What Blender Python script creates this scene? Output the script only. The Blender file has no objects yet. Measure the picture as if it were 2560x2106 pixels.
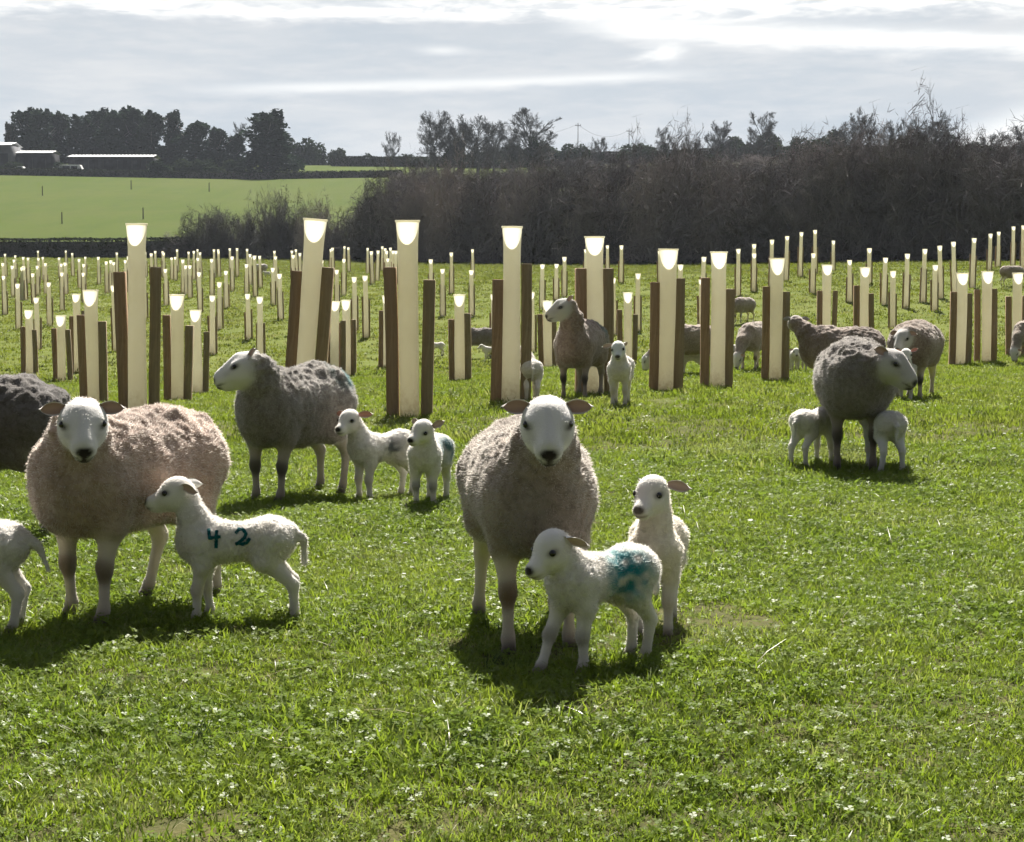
import bpy, math, random
import numpy as np
from mathutils import Vector, Matrix, noise as mnoise
R = math.radians
SC = bpy.context.scene
COL = SC.collection
rng = np.random.default_rng(7)
random.seed(7)

# ------------------------------------------------------------------ camera
CAM_H, FPX, PITCH = 1.35, 4500.0, math.atan(403/4500.0)
cam_d = bpy.data.cameras.new('camera'); cam = bpy.data.objects.new('camera', cam_d)
COL.objects.link(cam); SC.camera = cam
cam.location = (0, 0, CAM_H); cam.rotation_euler = (math.pi/2-PITCH, 0, 0)
cam_d.sensor_width = 36.0; cam_d.sensor_fit = 'HORIZONTAL'; cam_d.lens = 36.0*FPX/2560.0
cam_d.clip_start = 0.1; cam_d.clip_end = 6000
SC.render.resolution_x, SC.render.resolution_y = 1024, 842

# ------------------------------------------------------------------ light
SUN_EL, SUN_AZ = R(48), R(2)           # azimuth from +Y towards +X: the sun stands ahead of the camera
sun_d = bpy.data.lights.new('sun', 'SUN'); sun = bpy.data.objects.new('sun', sun_d); COL.objects.link(sun)
sun_d.energy = 5.0; sun_d.angle = R(0.53); sun_d.color = (1.0, 0.95, 0.86)
sd = Vector((math.sin(SUN_AZ)*math.cos(SUN_EL), math.cos(SUN_AZ)*math.cos(SUN_EL), math.sin(SUN_EL)))
sun.rotation_euler = (-sd).to_track_quat('-Z', 'Y').to_euler()
sun.location = (0, 40, 60)
SC.view_settings.view_transform = 'Standard'; SC.view_settings.look = 'None'
SC.view_settings.exposure = 1.5; SC.view_settings.gamma = 1.0; SC.view_settings.use_curve_mapping = False
SC.render.engine = 'CYCLES'
SC.cycles.max_bounces = 5; SC.cycles.diffuse_bounces = 2; SC.cycles.glossy_bounces = 2
SC.cycles.transmission_bounces = 4; SC.cycles.transparent_max_bounces = 8; SC.cycles.volume_bounces = 0
SC.cycles.caustics_reflective = False; SC.cycles.caustics_refractive = False
SC.cycles.use_adaptive_sampling = True; SC.cycles.adaptive_threshold = 0.04
SC.cycles.use_denoising = True
try: SC.cycles.denoiser = 'OPENIMAGEDENOISE'
except Exception: pass

# ------------------------------------------------------------------ node helper: arithmetic on sockets
class S:
    """a float socket (or constant) that builds Math nodes under + - * /"""
    def __init__(s, nt, sock): s.nt, s.s = nt, sock
    def _op(s, op, *o, rev=False):
        n = s.nt.nodes.new('ShaderNodeMath'); n.operation = op
        args = [s]+list(o)
        if rev: args = args[::-1]
        for i, a in enumerate(args):
            if isinstance(a, S): s.nt.links.new(a.s, n.inputs[i])
            else: n.inputs[i].default_value = float(a)
        return S(s.nt, n.outputs[0])
    def __add__(s, o): return s._op('ADD', o)
    __radd__ = __add__
    def __mul__(s, o): return s._op('MULTIPLY', o)
    __rmul__ = __mul__
    def __sub__(s, o): return s._op('SUBTRACT', o)
    def __rsub__(s, o): return s._op('SUBTRACT', o, rev=True)
    def __truediv__(s, o): return s._op('DIVIDE', o)
    def f(s, op, *o): return s._op(op, *o)
    def step(s, a, b):                  # smoothstep a..b, falling when a > b
        n = s.nt.nodes.new('ShaderNodeMapRange'); n.interpolation_type = 'SMOOTHSTEP'
        s.nt.links.new(s.s, n.inputs['Value'])
        lo, hi, t0, t1 = (a, b, 0, 1) if a < b else (b, a, 1, 0)
        for k, v in zip(('From Min', 'From Max', 'To Min', 'To Max'), (lo, hi, t0, t1)): n.inputs[k].default_value = v
        return S(s.nt, n.outputs[0])
    def gauss(s, c, w): d = (s-c)/w; return (d*d*-1.0).f('EXPONENT')
def comb(nt, x, y, z):
    n = nt.nodes.new('ShaderNodeCombineXYZ')
    for i, a in enumerate((x, y, z)):
        if isinstance(a, S): nt.links.new(a.s, n.inputs[i])
        else: n.inputs[i].default_value = a
    return n.outputs[0]
def noise_tex(nt, vec, scale, detail=4, rough=.55, dist=0):
    n = nt.nodes.new('ShaderNodeTexNoise'); n.inputs['Scale'].default_value = scale
    n.inputs['Detail'].default_value = detail; n.inputs['Roughness'].default_value = rough; n.inputs['Distortion'].default_value = dist
    if vec is not None: nt.links.new(vec, n.inputs['Vector'])
    return S(nt, n.outputs['Fac'])
def mixc(nt, fac, a, b, mode='MIX'):
    n = nt.nodes.new('ShaderNodeMix'); n.data_type = 'RGBA'; n.blend_type = mode
    fi, ai, bi = n.inputs[0], n.inputs[6], n.inputs[7]
    if isinstance(fac, S): nt.links.new(fac.s, fi)
    else: fi.default_value = fac
    for i, c in ((ai, a), (bi, b)):
        if hasattr(c, 'is_linked'): nt.links.new(c, i)
        else: i.default_value = (*c, 1)
    return n.outputs[2]

# ------------------------------------------------------------------ sky: clear Nishita sky behind layered stratus with bright breaks
W = bpy.data.worlds.new('World'); SC.world = W; W.use_nodes = True
nt = W.node_tree; nt.nodes.clear()
SKY_STRENGTH, CLOUD_GREY, CLOUD_WHITE = 0.05, 0.245, 0.42
sky = nt.nodes.new('ShaderNodeTexSky'); sky.sky_type = 'NISHITA'; sky.sun_disc = False
sky.sun_elevation = SUN_EL; sky.sun_rotation = SUN_AZ; sky.dust_density = 2.0
tc = nt.nodes.new('ShaderNodeTexCoord'); sep = nt.nodes.new('ShaderNodeSeparateXYZ')
nt.links.new(tc.outputs['Generated'], sep.inputs[0])
dx, dy, dz = (S(nt, sep.outputs[i]) for i in range(3))
az = dx.f('ARCTAN2', dy)*57.29578; el = dz.f('ARCSINE')*57.29578      # degrees
# cloud plane coordinates: streaks flatten towards the horizon as on a real layer overhead
v1 = comb(nt, az*0.075, el*0.42, 0.0)
v2 = comb(nt, az*0.20, el*1.10, 3.7)
n1 = noise_tex(nt, v1, 1.0, 5, .5, .3); n2 = noise_tex(nt, v2, 1.0, 5, .6, .2)
wob = (n2-0.5)*1.5
e2 = el+wob*0.55+(az*0.02)
n3 = noise_tex(nt, comb(nt, az*0.55, el*2.6, 9.1), 1.0, 6, .62, .3); fine = (n3-.5)
wob = wob+fine*.9; e2 = el+wob*.55
top = e2.step(7.2, 7.75)                                              # broken bright cloud from seven degrees up
rightband = (e2-(az*-0.055)).gauss(7.35, .34)*az.step(0.5, 4.5)*.9
greytop = (e2-az*0.03).gauss(8.4, .35)*(az.gauss(-5.5, 4)+az.gauss(9, 7)*1.1)
streak = (el+wob*.16-az*0.035).gauss(5.55, .17)*az.step(-11.5, -6)*az.step(7, 3)*.55
blob = (el+wob*.5).gauss(6.38, .26)*(az+fine*2.2).gauss(4.7, .6)*.8
streak2 = (el+wob*.1).gauss(6.5, .13)*az.gauss(-2.2, .7)*.45
corner = (el+wob*.6-(az-14.5)*.35).step(4.6, 3.4)*az.step(11.5, 14.5)*az.step(40, 22)*el.step(-.5, .8)*.75
high = n1.step(.45, .7)*el.step(8, 11)*.6
bright = (top*(1-greytop*.85)*(n3.step(.36, .60)*.7+.3)*el.step(14, 9)+rightband+streak+blob+streak2+corner+high).f('MINIMUM', 1.0)
grey = mixc(nt, n1.step(.3, .7), (0.80, 0.90, 1.0), (0.95, 1.01, 1.07))
grey = mixc(nt, el.step(3.6, 1.2)*.35, grey, (0.93, 1.0, 1.06))
greyv = mixc(nt, (n2*.6+n3*.4).step(.38, .66)*.5, grey, (1.24, 1.24, 1.24))
gs = nt.nodes.new('ShaderNodeVectorMath'); gs.operation = 'SCALE'; gs.inputs['Scale'].default_value = CLOUD_GREY
nt.links.new(greyv, gs.inputs[0])
col = mixc(nt, bright, gs.outputs[0], (CLOUD_WHITE, CLOUD_WHITE*.995, CLOUD_WHITE*.97))
sk = nt.nodes.new('ShaderNodeVectorMath'); sk.operation = 'SCALE'; sk.inputs['Scale'].default_value = SKY_STRENGTH
nt.links.new(sky.outputs[0], sk.inputs[0])
cover = 1-(n1.step(.68, .42)*el.step(12, 35))*.85                      # blue gaps only high overhead
final = mixc(nt, cover, sk.outputs[0], col)
away = nt.nodes.new('ShaderNodeVectorMath'); away.operation = 'SCALE'          # layered cloud is far brighter towards the sun than away from it
nt.links.new(final, away.inputs[0]); nt.links.new((dy.step(-.6, .85)*.68+.32).s, away.inputs['Scale']); final = away.outputs[0]
bg = nt.nodes.new('ShaderNodeBackground'); bg.inputs['Strength'].default_value = 1.0
nt.links.new(final, bg.inputs['Color'])
W.cycles.sampling_method = 'NONE'
wo = nt.nodes.new('ShaderNodeOutputWorld'); nt.links.new(bg.outputs[0], wo.inputs[0])

# ------------------------------------------------------------------ scene helpers
def tag(o, label=None, cat=None, group=None, kind=None):
    for k, v in (('label', label), ('category', cat), ('group', group), ('kind', kind)):
        if v: o[k] = v
    return o
def mesh_np(name, V, F, mat=None, col=None, smooth=False, mats=None, midx=None):
    """V (n,3), F (m,3) or (m,4) arrays -> mesh datablock; col = per-vertex linear rgb"""
    V = np.asarray(V, np.float32); F = np.asarray(F, np.int32)
    me = bpy.data.meshes.new(name); k = F.shape[1]
    me.vertices.add(len(V)); me.vertices.foreach_set('co', V.ravel())
    me.loops.add(F.size); me.loops.foreach_set('vertex_index', F.ravel())
    me.polygons.add(len(F)); me.polygons.foreach_set('loop_start', np.arange(0, F.size, k, dtype=np.int32))
    me.polygons.foreach_set('loop_total', np.full(len(F), k, np.int32))
    if smooth: me.polygons.foreach_set('use_smooth', np.ones(len(F), bool))
    if col is not None:
        a = me.color_attributes.new('Col', 'FLOAT_COLOR', 'POINT')
        c = np.ones((len(V), 4), np.float32); c[:, :3] = col; a.data.foreach_set('color', c.ravel())
    for m in (mats or ([mat] if mat else [])): me.materials.append(m)
    if midx is not None: me.polygons.foreach_set('material_index', np.asarray(midx, np.int32))
    me.update(calc_edges=True); me.validate()
    return me
def link(name, data, parent=None, loc=None, rot=None):
    o = bpy.data.objects.new(name, data); COL.objects.link(o)
    if parent: o.parent = parent
    if loc is not None: o.location = loc
    if rot is not None: o.rotation_euler = rot
    return o
class MB:
    """collects boxes, tubes and quads into one mesh"""
    def __init__(s): s.v = []; s.f = []
    def quad(s, a, b, c, d): n = len(s.v); s.v += [a, b, c, d]; s.f.append((n, n+1, n+2, n+3))
    def box(s, x0, x1, y0, y1, z0, z1):
        n = len(s.v)
        s.v += [(x, y, z) for z in (z0, z1) for x, y in ((x0, y0), (x1, y0), (x1, y1), (x0, y1))]
        for q in ((3, 2, 1, 0), (4, 5, 6, 7), (0, 1, 5, 4), (1, 2, 6, 5), (2, 3, 7, 6), (3, 0, 4, 7)): s.f.append(tuple(n+i for i in q))
    def tube(s, pts, rads, seg=6):
        pts = [Vector(p) for p in pts]; base = len(s.v)
        for i, p in enumerate(pts):
            d = (pts[min(i+1, len(pts)-1)]-pts[max(i-1, 0)]).normalized()
            a = d.orthogonal().normalized(); b = d.cross(a)
            for k in range(seg):
                t = 2*math.pi*k/seg; s.v.append(tuple(p+(a*math.cos(t)+b*math.sin(t))*rads[i]))
        for i in range(len(pts)-1):
            for k in range(seg):
                k2 = (k+1) % seg; r0 = base+i*seg; r1 = r0+seg
                s.f.append((r0+k, r0+k2, r1+k2, r1+k))
    def mesh(s, name, mat, smooth=False): 
        return mesh_np(name, np.array(s.v), np.array(s.f), mat, smooth=smooth)
def new_mat(name):
    m = bpy.data.materials.new(name); m.use_nodes = True; t = m.node_tree; t.nodes.clear()
    out = t.nodes.new('ShaderNodeOutputMaterial'); return m, t, out
def principled(t, out, color=None, rough=.8, spec=.3, **kw):
    p = t.nodes.new('ShaderNodeBsdfPrincipled')
    if color is not None:
        if hasattr(color, 'is_linked'): t.links.new(color, p.inputs['Base Color'])
        else: p.inputs['Base Color'].default_value = (*color, 1)
    p.inputs['Roughness'].default_value = rough; p.inputs['Specular IOR Level'].default_value = spec
    for k, v in kw.items(): p.inputs[k].default_value = v
    if out: t.links.new(p.outputs[0], out.inputs[0])
    return p
def bump(t, p, height, strength=.5, dist=.01):
    b = t.nodes.new('ShaderNodeBump'); b.inputs['Strength'].default_value = strength; b.inputs['Distance'].default_value = dist
    t.links.new(height.s, b.inputs['Height']); t.links.new(b.outputs[0], p.inputs['Normal'])
def thin_mat(name, color_fn, trans=.4, rough=.8, gloss=0.0):
    """thin leaf / blade / strand: diffuse on the lit side, translucent from behind"""
    m, t, out = new_mat(name); c = color_fn(t)
    d = t.nodes.new('ShaderNodeBsdfDiffuse'); tr = t.nodes.new('ShaderNodeBsdfTranslucent'); mx = t.nodes.new('ShaderNodeMixShader')
    t.links.new(c, d.inputs[0]); t.links.new(c, tr.inputs[0]); mx.inputs[0].default_value = trans
    t.links.new(d.outputs[0], mx.inputs[1]); t.links.new(tr.outputs[0], mx.inputs[2]); last = mx.outputs[0]
    if gloss:
        g = t.nodes.new('ShaderNodeBsdfGlossy'); g.inputs['Roughness'].default_value = rough
        m2 = t.nodes.new('ShaderNodeMixShader'); m2.inputs[0].default_value = gloss
        t.links.new(last, m2.inputs[1]); t.links.new(g.outputs[0], m2.inputs[2]); last = m2.outputs[0]
    t.links.new(last, out.inputs[0]); return m
def attr(t, name='Col'):
    a = t.nodes.new('ShaderNodeAttribute'); a.attribute_name = name; return a
def pos(t): return t.nodes.new('ShaderNodeNewGeometry').outputs['Position']
def rnd(t): return S(t, t.nodes.new('ShaderNodeObjectInfo').outputs['Random'])
# ------------------------------------------------------------------ terrain: one height function for the field, the dip and the hill behind
KD = np.array([3, 10, 14, 17, 20, 25, 30, 35, 42, 50, 58, 66, 75, 85, 95, 110, 130, 150, 190.])
KA = np.array([-.28, -.14, 0, .14, .28])
KZ = np.array([
 [0, 0, 0, -.10, -.35, -.7, -.95, -1.15, -1.4, -1.5, -1.4, -1.25, -1.05, -.95, -.75, -.45, -.1, .35, 1.9],
 [0, 0, 0, -.03, -.25, -.7, -.95, -1.15, -1.3, -1.3, -1.1, -.85, -.5, -.3, -.1, .2, .5, .8, 1.7],
 [0, 0, 0, -.03, -.10, -.3, -.6, -.9, -1.1, -1.2, -1.0, -.65, -.15, .2, .35, .55, .75, .92, 1.2],
 [0, 0, 0, -.03, -.10, -.33, -.5, -.65, -.8, -.85, -.5, .2, .6, .8, .9, 1.0, 1.05, 1.1, 1.15],
 [0, 0, 0, -.05, -.20, -.35, -.5, -.57, -.58, -.5, -.05, .5, .95, 1.1, 1.2, 1.35, 1.4, 1.5, 1.7]])
EDGE_D = np.array([196, 180, 152, 122, 106.])          # where the field meets the hedge, by bearing
CREST_Z = np.array([25.0, 22.8, 22.0, 24.0, 24.5])
CREST_D = 410.0
LD = np.linspace(math.log(3), math.log(196), 200)
GA = np.linspace(-.42, .42, 85)
_rows = np.stack([np.interp(np.exp(LD), KD, z) for z in KZ])
TAB = np.stack([[np.interp(a, KA, _rows[:, j]) for j in range(200)] for a in GA])
for _ in range(6):                                       # round off the knots
    p = np.pad(TAB, ((0, 0), (3, 3)), 'edge'); TAB = sum(p[:, i:i+200] for i in range(7))/7
    p = np.pad(TAB, ((2, 2), (0, 0)), 'edge'); TAB = sum(p[i:i+85] for i in range(5))/5
def ground(x, y):
    x = np.asarray(x, float); y = np.asarray(y, float)
    d = np.maximum(y, 3.001); a = np.clip(x/np.maximum(d, 6), -.419, .419)
    ed = np.interp(a, KA, EDGE_D)
    de = np.minimum(d, ed)
    u = (np.log(np.maximum(de, 3.001))-LD[0])/(LD[1]-LD[0]); v = (a-GA[0])/(GA[1]-GA[0])
    i = np.clip(u.astype(int), 0, 198); j = np.clip(v.astype(int), 0, 83); fu = np.clip(u-i, 0, 1); fv = v-j
    z = (TAB[j, i]*(1-fu)+TAB[j, i+1]*fu)*(1-fv)+(TAB[j+1, i]*(1-fu)+TAB[j+1, i+1]*fu)*fv
    t = (d-ed)/(CREST_D-ed); cz = np.interp(a, KA, CREST_Z)
    hill = z+(cz-z)*np.clip(t, 0, 1)
    past = np.clip((d-CREST_D)/700, 0, 1)
    hill = hill-past*past*26+0.5*np.sin(x*.021+1)*np.clip(t, 0, 1)
    far = np.where(d > ed, hill, z)
    near = 0.018*np.sin(x*1.7+.6)*np.sin(y*1.3)+0.012*np.sin(x*3.1-y*2.3)+.03*np.sin(x*.55+y*.4)
    return far+near*np.clip((d-2)/2, 0, 1)*np.clip(1.3-d/150, 0, 1)
CP, SP = math.cos(PITCH), math.sin(PITCH)
def ray(px, py):
    cx, cy = (px-1280)/FPX, -(py-1053)/FPX
    return np.array([cx, CP+cy*SP, -SP+cy*CP])
def on_ground(px, py, dmin=3.2, dmax=600):
    """the point of the ground seen at a pixel of the photograph"""
    r = ray(px, py); r = r/r[1]
    d = np.exp(np.linspace(math.log(dmin), math.log(dmax), 4000))
    g = ground(r[0]*d, d); h = CAM_H+r[2]*d-g
    k = np.argmax(h < 0)
    if h[k] >= 0: k = len(d)-1
    return Vector((r[0]*d[k], d[k], float(g[k])))
def at_depth(px, d):
    x = (px-1280)/FPX*d*(CP+0); return Vector((x, d, float(ground(x, d))))
def pix_z(py, d):                                         # height seen at a pixel row at distance d
    r = ray(1280, py); return CAM_H+r[2]/r[1]*d

def earth_mat():
    m, t, out = new_mat('meadow_ground'); P = pos(t)
    sp = t.nodes.new('ShaderNodeSeparateXYZ'); t.links.new(P, sp.inputs[0]); y = S(t, sp.outputs[1])
    n_big = noise_tex(t, P, .35, 4); n_mid = noise_tex(t, P, 5, 5, .65); n_fine = noise_tex(t, P, 60, 4, .7)
    near = mixc(t, n_mid.step(.35, .7), (.055, .060, .022), (.085, .080, .032))
    near = mixc(t, n_fine.step(.5, .75)*.6, near, (.15, .125, .07))
    mid = mixc(t, n_big.step(.35, .65), (.074, .098, .014), (.094, .112, .020))
    mid = mixc(t, n_mid.step(.4, .7)*.4, mid, (.14, .15, .05))
    stripes = noise_tex(t, comb(t, S(t, sp.outputs[0])*.25, y*.02, 0), 1.0, 3)
    far = mixc(t, stripes.step(.35, .65), (.043, .066, .004), (.050, .072, .006)); far = mixc(t, noise_tex(t, P, .045, 6, .68, .6).step(.42, .62)*.55, far, (.062, .076, .012)); far = mixc(t, noise_tex(t, P, .35, 4, .7).step(.5, .7)*.4, far, (.036, .052, .006))
    scrub = mixc(t, noise_tex(t, P, .05, 5, .7).step(.4, .6), (.042, .040, .028), (.060, .066, .028))
    far = mixc(t, (S(t, sp.outputs[0])-y*.02).step(-2, 14), far, scrub)
    c = mixc(t, y.step(9, 26), near, mid); c = mixc(t, y.step(118, 135)*(S(t, sp.outputs[0])+y*.03).step(-30, 40)+y.step(185, 200), c, far)
    p = principled(t, out, c, 1.0, .05); bump(t, p, n_mid+n_fine*.4, .6, .03)
    return m
# one sheet, finer towards the camera, out past the hill to the horizon
ys = np.concatenate([np.arange(-30, 3, 3), np.exp(np.linspace(math.log(3), math.log(480), 330)), np.exp(np.linspace(math.log(490), math.log(800), 20))])
uu = np.linspace(-1, 1, 221); uu = np.sign(uu)*np.abs(uu)**1.25
X = uu[None, :]*(np.maximum(ys, 3)[:, None]*.75+14); Y = np.repeat(ys[:, None], 221, 1); Z = ground(X, Y)
nx = 221; I = np.arange((len(ys)-1)*(nx)).reshape(len(ys)-1, nx)[:, :-1].ravel()
F = np.stack([I, I+1, I+nx+1, I+nx], 1)
g = link('ground', mesh_np('ground', np.stack([X.ravel(), Y.ravel(), Z.ravel()], 1), F, earth_mat(), smooth=True))
tag(g, 'rolling green pasture dipping away and rising to the far hillside', 'ground', kind='structure')
# ------------------------------------------------------------------ vegetation materials
def bark_mat(name, c0, c1):
    m, t, out = new_mat(name); n = noise_tex(t, pos(t), 3, 4, .6)
    principled(t, out, mixc(t, n, c0, c1), .95, .1); return m
def twig_mat():
    m, t, out = new_mat('bare_twigs'); n = noise_tex(t, pos(t), .5, 4, .6)
    c = mixc(t, n.step(.35, .65), (.085, .076, .078), (.16, .145, .15)); r = rnd(t); c = mixc(t, r.step(.45, 1.0)*.75, c, (.26, .225, .21)); c = mixc(t, r.step(.35, .0)*.6, c, (.06, .053, .05)); principled(t, out, c, .95, .1); return m
TWIG = twig_mat()
TWIG2 = bark_mat('grey_bare_branches', (.055, .055, .052), (.10, .10, .095))
def leaf_col(a, b, s=.35):
    def fn(t):
        P = pos(t); return mixc(t, noise_tex(t, P, s, 3).step(.35, .65)*.7+rnd(t)*.3, a, b)
    return fn
CONIFER = thin_mat('dark_evergreen_needles', leaf_col((.016, .030, .020), (.034, .052, .030)), .12)
IVY = thin_mat('ivy_leaves', leaf_col((.022, .036, .020), (.045, .060, .030)), .15)
HEDGE = thin_mat('hedge_leaves', leaf_col((.020, .026, .016), (.046, .050, .030), .8), .12)

def strips(P0, P1, w0, w1, r_):
    """thin two-triangle twigs from P0 to P1, each turned at random; returns V, F(quads)"""
    d = P1-P0; s = np.cross(d, r_.normal(0, 1, d.shape)); s /= np.maximum(np.linalg.norm(s, axis=1, keepdims=True), 1e-9)
    V = np.stack([P0-s*w0[:, None], P0+s*w0[:, None], P1+s*w1[:, None], P1-s*w1[:, None]], 1).reshape(-1, 3)
    k = np.arange(len(P0))*4; return V, np.stack([k, k+1, k+2, k+3], 1)
def cards(P, size, r_, flat=None):
    """small leaf-clump quads at P"""
    n = len(P); a = r_.normal(0, 1, (n, 3)); a /= np.linalg.norm(a, axis=1, keepdims=True); b = np.cross(a, r_.normal(0, 1, (n, 3))); b /= np.linalg.norm(b, axis=1, keepdims=True)
    s = (size*r_.uniform(.6, 1.3, n))[:, None]
    V = np.stack([P-a*s, P-b*s*.55, P+a*s, P+b*s*.55], 1).reshape(-1, 3); k = np.arange(n)*4
    return V, np.stack([k, k+1, k+2, k+3], 1)
def branch_out(P, Dr, L, n, spread, r_, lr=(.5, .9), up=.15, t0=.25):
    """n children along each branch (P start, Dr unit dir, L length)"""
    m = len(P); t = r_.uniform(t0, 1, (m, n)); S0 = (P[:, None]+Dr[:, None]*(L[:, None]*t)[..., None]).reshape(-1, 3)
    D = Dr[:, None]+r_.normal(0, spread, (m, n, 3)); D[..., 2] += up; D = D.reshape(-1, 3); D /= np.linalg.norm(D, axis=1, keepdims=True)
    LL = (L[:, None]*r_.uniform(*lr, (m, n))*(1.15-.5*t)).reshape(-1); return S0, D, LL
def bare_bush(seed, H=8.0, Wd=7.0, stems=16, dens=1.0):
    """a tall unclipped hedge shrub in winter: many stems from the ground, dense twigs"""
    r_ = np.random.default_rng(seed)
    P = np.stack([r_.normal(0, Wd*.22, stems), r_.normal(0, Wd*.14, stems), np.zeros(stems)], 1)
    D = np.stack([r_.normal(0, .42, stems), r_.normal(0, .36, stems), np.ones(stems)], 1); D /= np.linalg.norm(D, axis=1, keepdims=True)
    L = H*r_.uniform(.55, .92, stems)
    Vs, Fs = [], []; n0 = 0
    def put(P0, P1, a, b):
        nonlocal n0
        v, f = strips(P0, P1, a, b, r_); Vs.append(v); Fs.append(f+n0); n0 += len(v)
    put(P, P+D*L[:, None], np.full(stems, .07), np.full(stems, .015))
    P1, D1, L1 = branch_out(P, D, L, int(12*dens), .75, r_, (.30, .55), .12, .08); put(P1, P1+D1*L1[:, None], L1*.010+.008, L1*.002+.006)
    P2, D2, L2 = branch_out(P1, D1, L1, 9, .8, r_, (.35, .65), .08, .15); put(P2, P2+D2*L2[:, None], np.full(len(P2), .017), np.full(len(P2), .008))
    P3, D3, L3 = branch_out(P2, D2, L2, 6, .9, r_, (.5, .9), .1, .2); put(P3, P3+D3*L3[:, None], np.full(len(P3), .013), np.full(len(P3), .006))
    # tangled growth at the foot
    k = int(2600*dens); q = np.stack([r_.normal(0, Wd*.30, k), r_.normal(0, Wd*.2, k), np.abs(r_.normal(0, H*.22, k))], 1)
    dd = r_.normal(0, 1, (k, 3)); dd[:, 2] = np.abs(dd[:, 2])*1.2; dd /= np.linalg.norm(dd, axis=1, keepdims=True)
    put(q, q+dd*r_.uniform(.5, 1.3, k)[:, None], np.full(k, .035), np.full(k, .012))
    V = np.concatenate(Vs); Q = V.reshape(-1, 4, 3); e = Q.mean(1); e = Q[:, 2:].mean(1)
    # a lumpy rounded outline: drop growth that strays outside it
    th = np.arctan2(e[:, 1], e[:, 0]); lump = 1+.16*np.sin(3*th+seed)+.10*np.sin(e[:, 0]*1.9+seed)+.10*np.sin(e[:, 2]*1.4+2*seed)
    rr = np.sqrt((e[:, 0]/(Wd*.52))**2+(e[:, 1]/(Wd*.42))**2+(np.maximum(e[:, 2]-H*.15, 0)/(H*.83))**2)/lump
    keep = rr < 1+np.abs(r_.normal(0, .07, len(rr)))
    Q = Q[keep]; Q[..., 2] = np.maximum(Q[..., 2], -.3); k = np.arange(len(Q))*4
    return Q.reshape(-1, 3), np.stack([k, k+1, k+2, k+3], 1)
def bare_tree(seed, H=11.0, spread=1.0):
    """spreading winter tree: V, F of the branches"""
    r_ = np.random.default_rng(seed); Vs, Fs = [], []; n0 = 0
    def put(P0, P1, a, b):
        nonlocal n0
        v, f = strips(P0, P1, a, b, r_); Vs.append(v); Fs.append(f+n0); n0 += len(v)
    k = 15; th = np.arange(k)*2.4+r_.uniform(-.4, .4, k); hz = np.linspace(.18, .72, k)
    P = np.stack([np.zeros(k), np.zeros(k), H*hz], 1); up_ = .35+1.5*hz
    D = np.stack([np.cos(th)*spread, np.sin(th)*spread, up_*r_.uniform(.7, 1.3, k)], 1); D /= np.linalg.norm(D, axis=1, keepdims=True)
    L = H*(.50-.30*np.abs(hz-.38))*r_.uniform(.75, 1.1, k); put(P, P+D*L[:, None], np.full(k, .12), np.full(k, .035))
    P1, D1, L1 = branch_out(P, D, L, 8, .42, r_, (.35, .6), .12, .25); put(P1, P1+D1*L1[:, None], L1*.02+.015, L1*.004+.012)
    P2, D2, L2 = branch_out(P1, D1, L1, 9, .5, r_, (.4, .65), .1, .25); put(P2, P2+D2*L2[:, None], np.full(len(P2), .025), np.full(len(P2), .014))
    P3, D3, L3 = branch_out(P2, D2, L2, 7, .6, r_, (.5, .9), .1, .3); put(P3, P3+D3*L3[:, None], np.full(len(P3), .022), np.full(len(P3), .012))
    return np.concatenate(Vs), np.concatenate(Fs)
def blob_points(seed, lobes, n):
    """points near the skins of several uneven lobes (cx,cy,cz,rx,ry,rz)"""
    r_ = np.random.default_rng(seed); out = []
    w = np.array([l[3]*l[5] for l in lobes]); w = w/w.sum()
    for l, ww in zip(lobes, w):
        m = int(n*ww)+8; u = r_.normal(0, 1, (m, 3)); u /= np.linalg.norm(u, axis=1, keepdims=True)
        rad = r_.uniform(.55, 1.08, m)**.6; lump = 1+.18*np.sin(u[:, 0]*5+l[0])*np.sin(u[:, 2]*6+l[1])+r_.normal(0, .06, m)
        out.append(np.array(l[:3])+u*np.array(l[3:6])*(rad*lump)[:, None])
    return np.concatenate(out)
def trunk_mesh(seed, H, r0, lean=.03):
    b = MB(); r_ = random.Random(seed); pts = [(0, 0, -.4)]; x = y = 0
    for i in range(1, 6): x += r_.uniform(-lean, lean)*H; y += r_.uniform(-lean, lean)*H; pts.append((x*.4, y*.4, H*i/5))
    b.tube(pts, [r0*(1.25-.2*i) for i in range(6)], 8)
    for k in range(5):
        th = r_.uniform(0, 6.28); z = H*r_.uniform(.45, .95); l = H*.28
        b.tube([(0, 0, z), (math.cos(th)*l*.5, math.sin(th)*l*.5, z+l*.4), (math.cos(th)*l, math.sin(th)*l, z+l)], [r0*.4, r0*.25, r0*.1], 5)
    return b
def tree_thing(name, label, loc, crown, trunk, group, scale=(1, 1, 1), rz=0, ivy=None, cat='tree'):
    o = link(name, None, loc=loc, rot=(0, 0, rz)); o.scale = scale; tag(o, label, cat, group)
    if trunk: link('trunk', trunk, o)
    c = link('crown', crown, o)
    if ivy: link('ivy', ivy, o)
    return o
def dpx(x): return x*2560/2110.0

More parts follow.
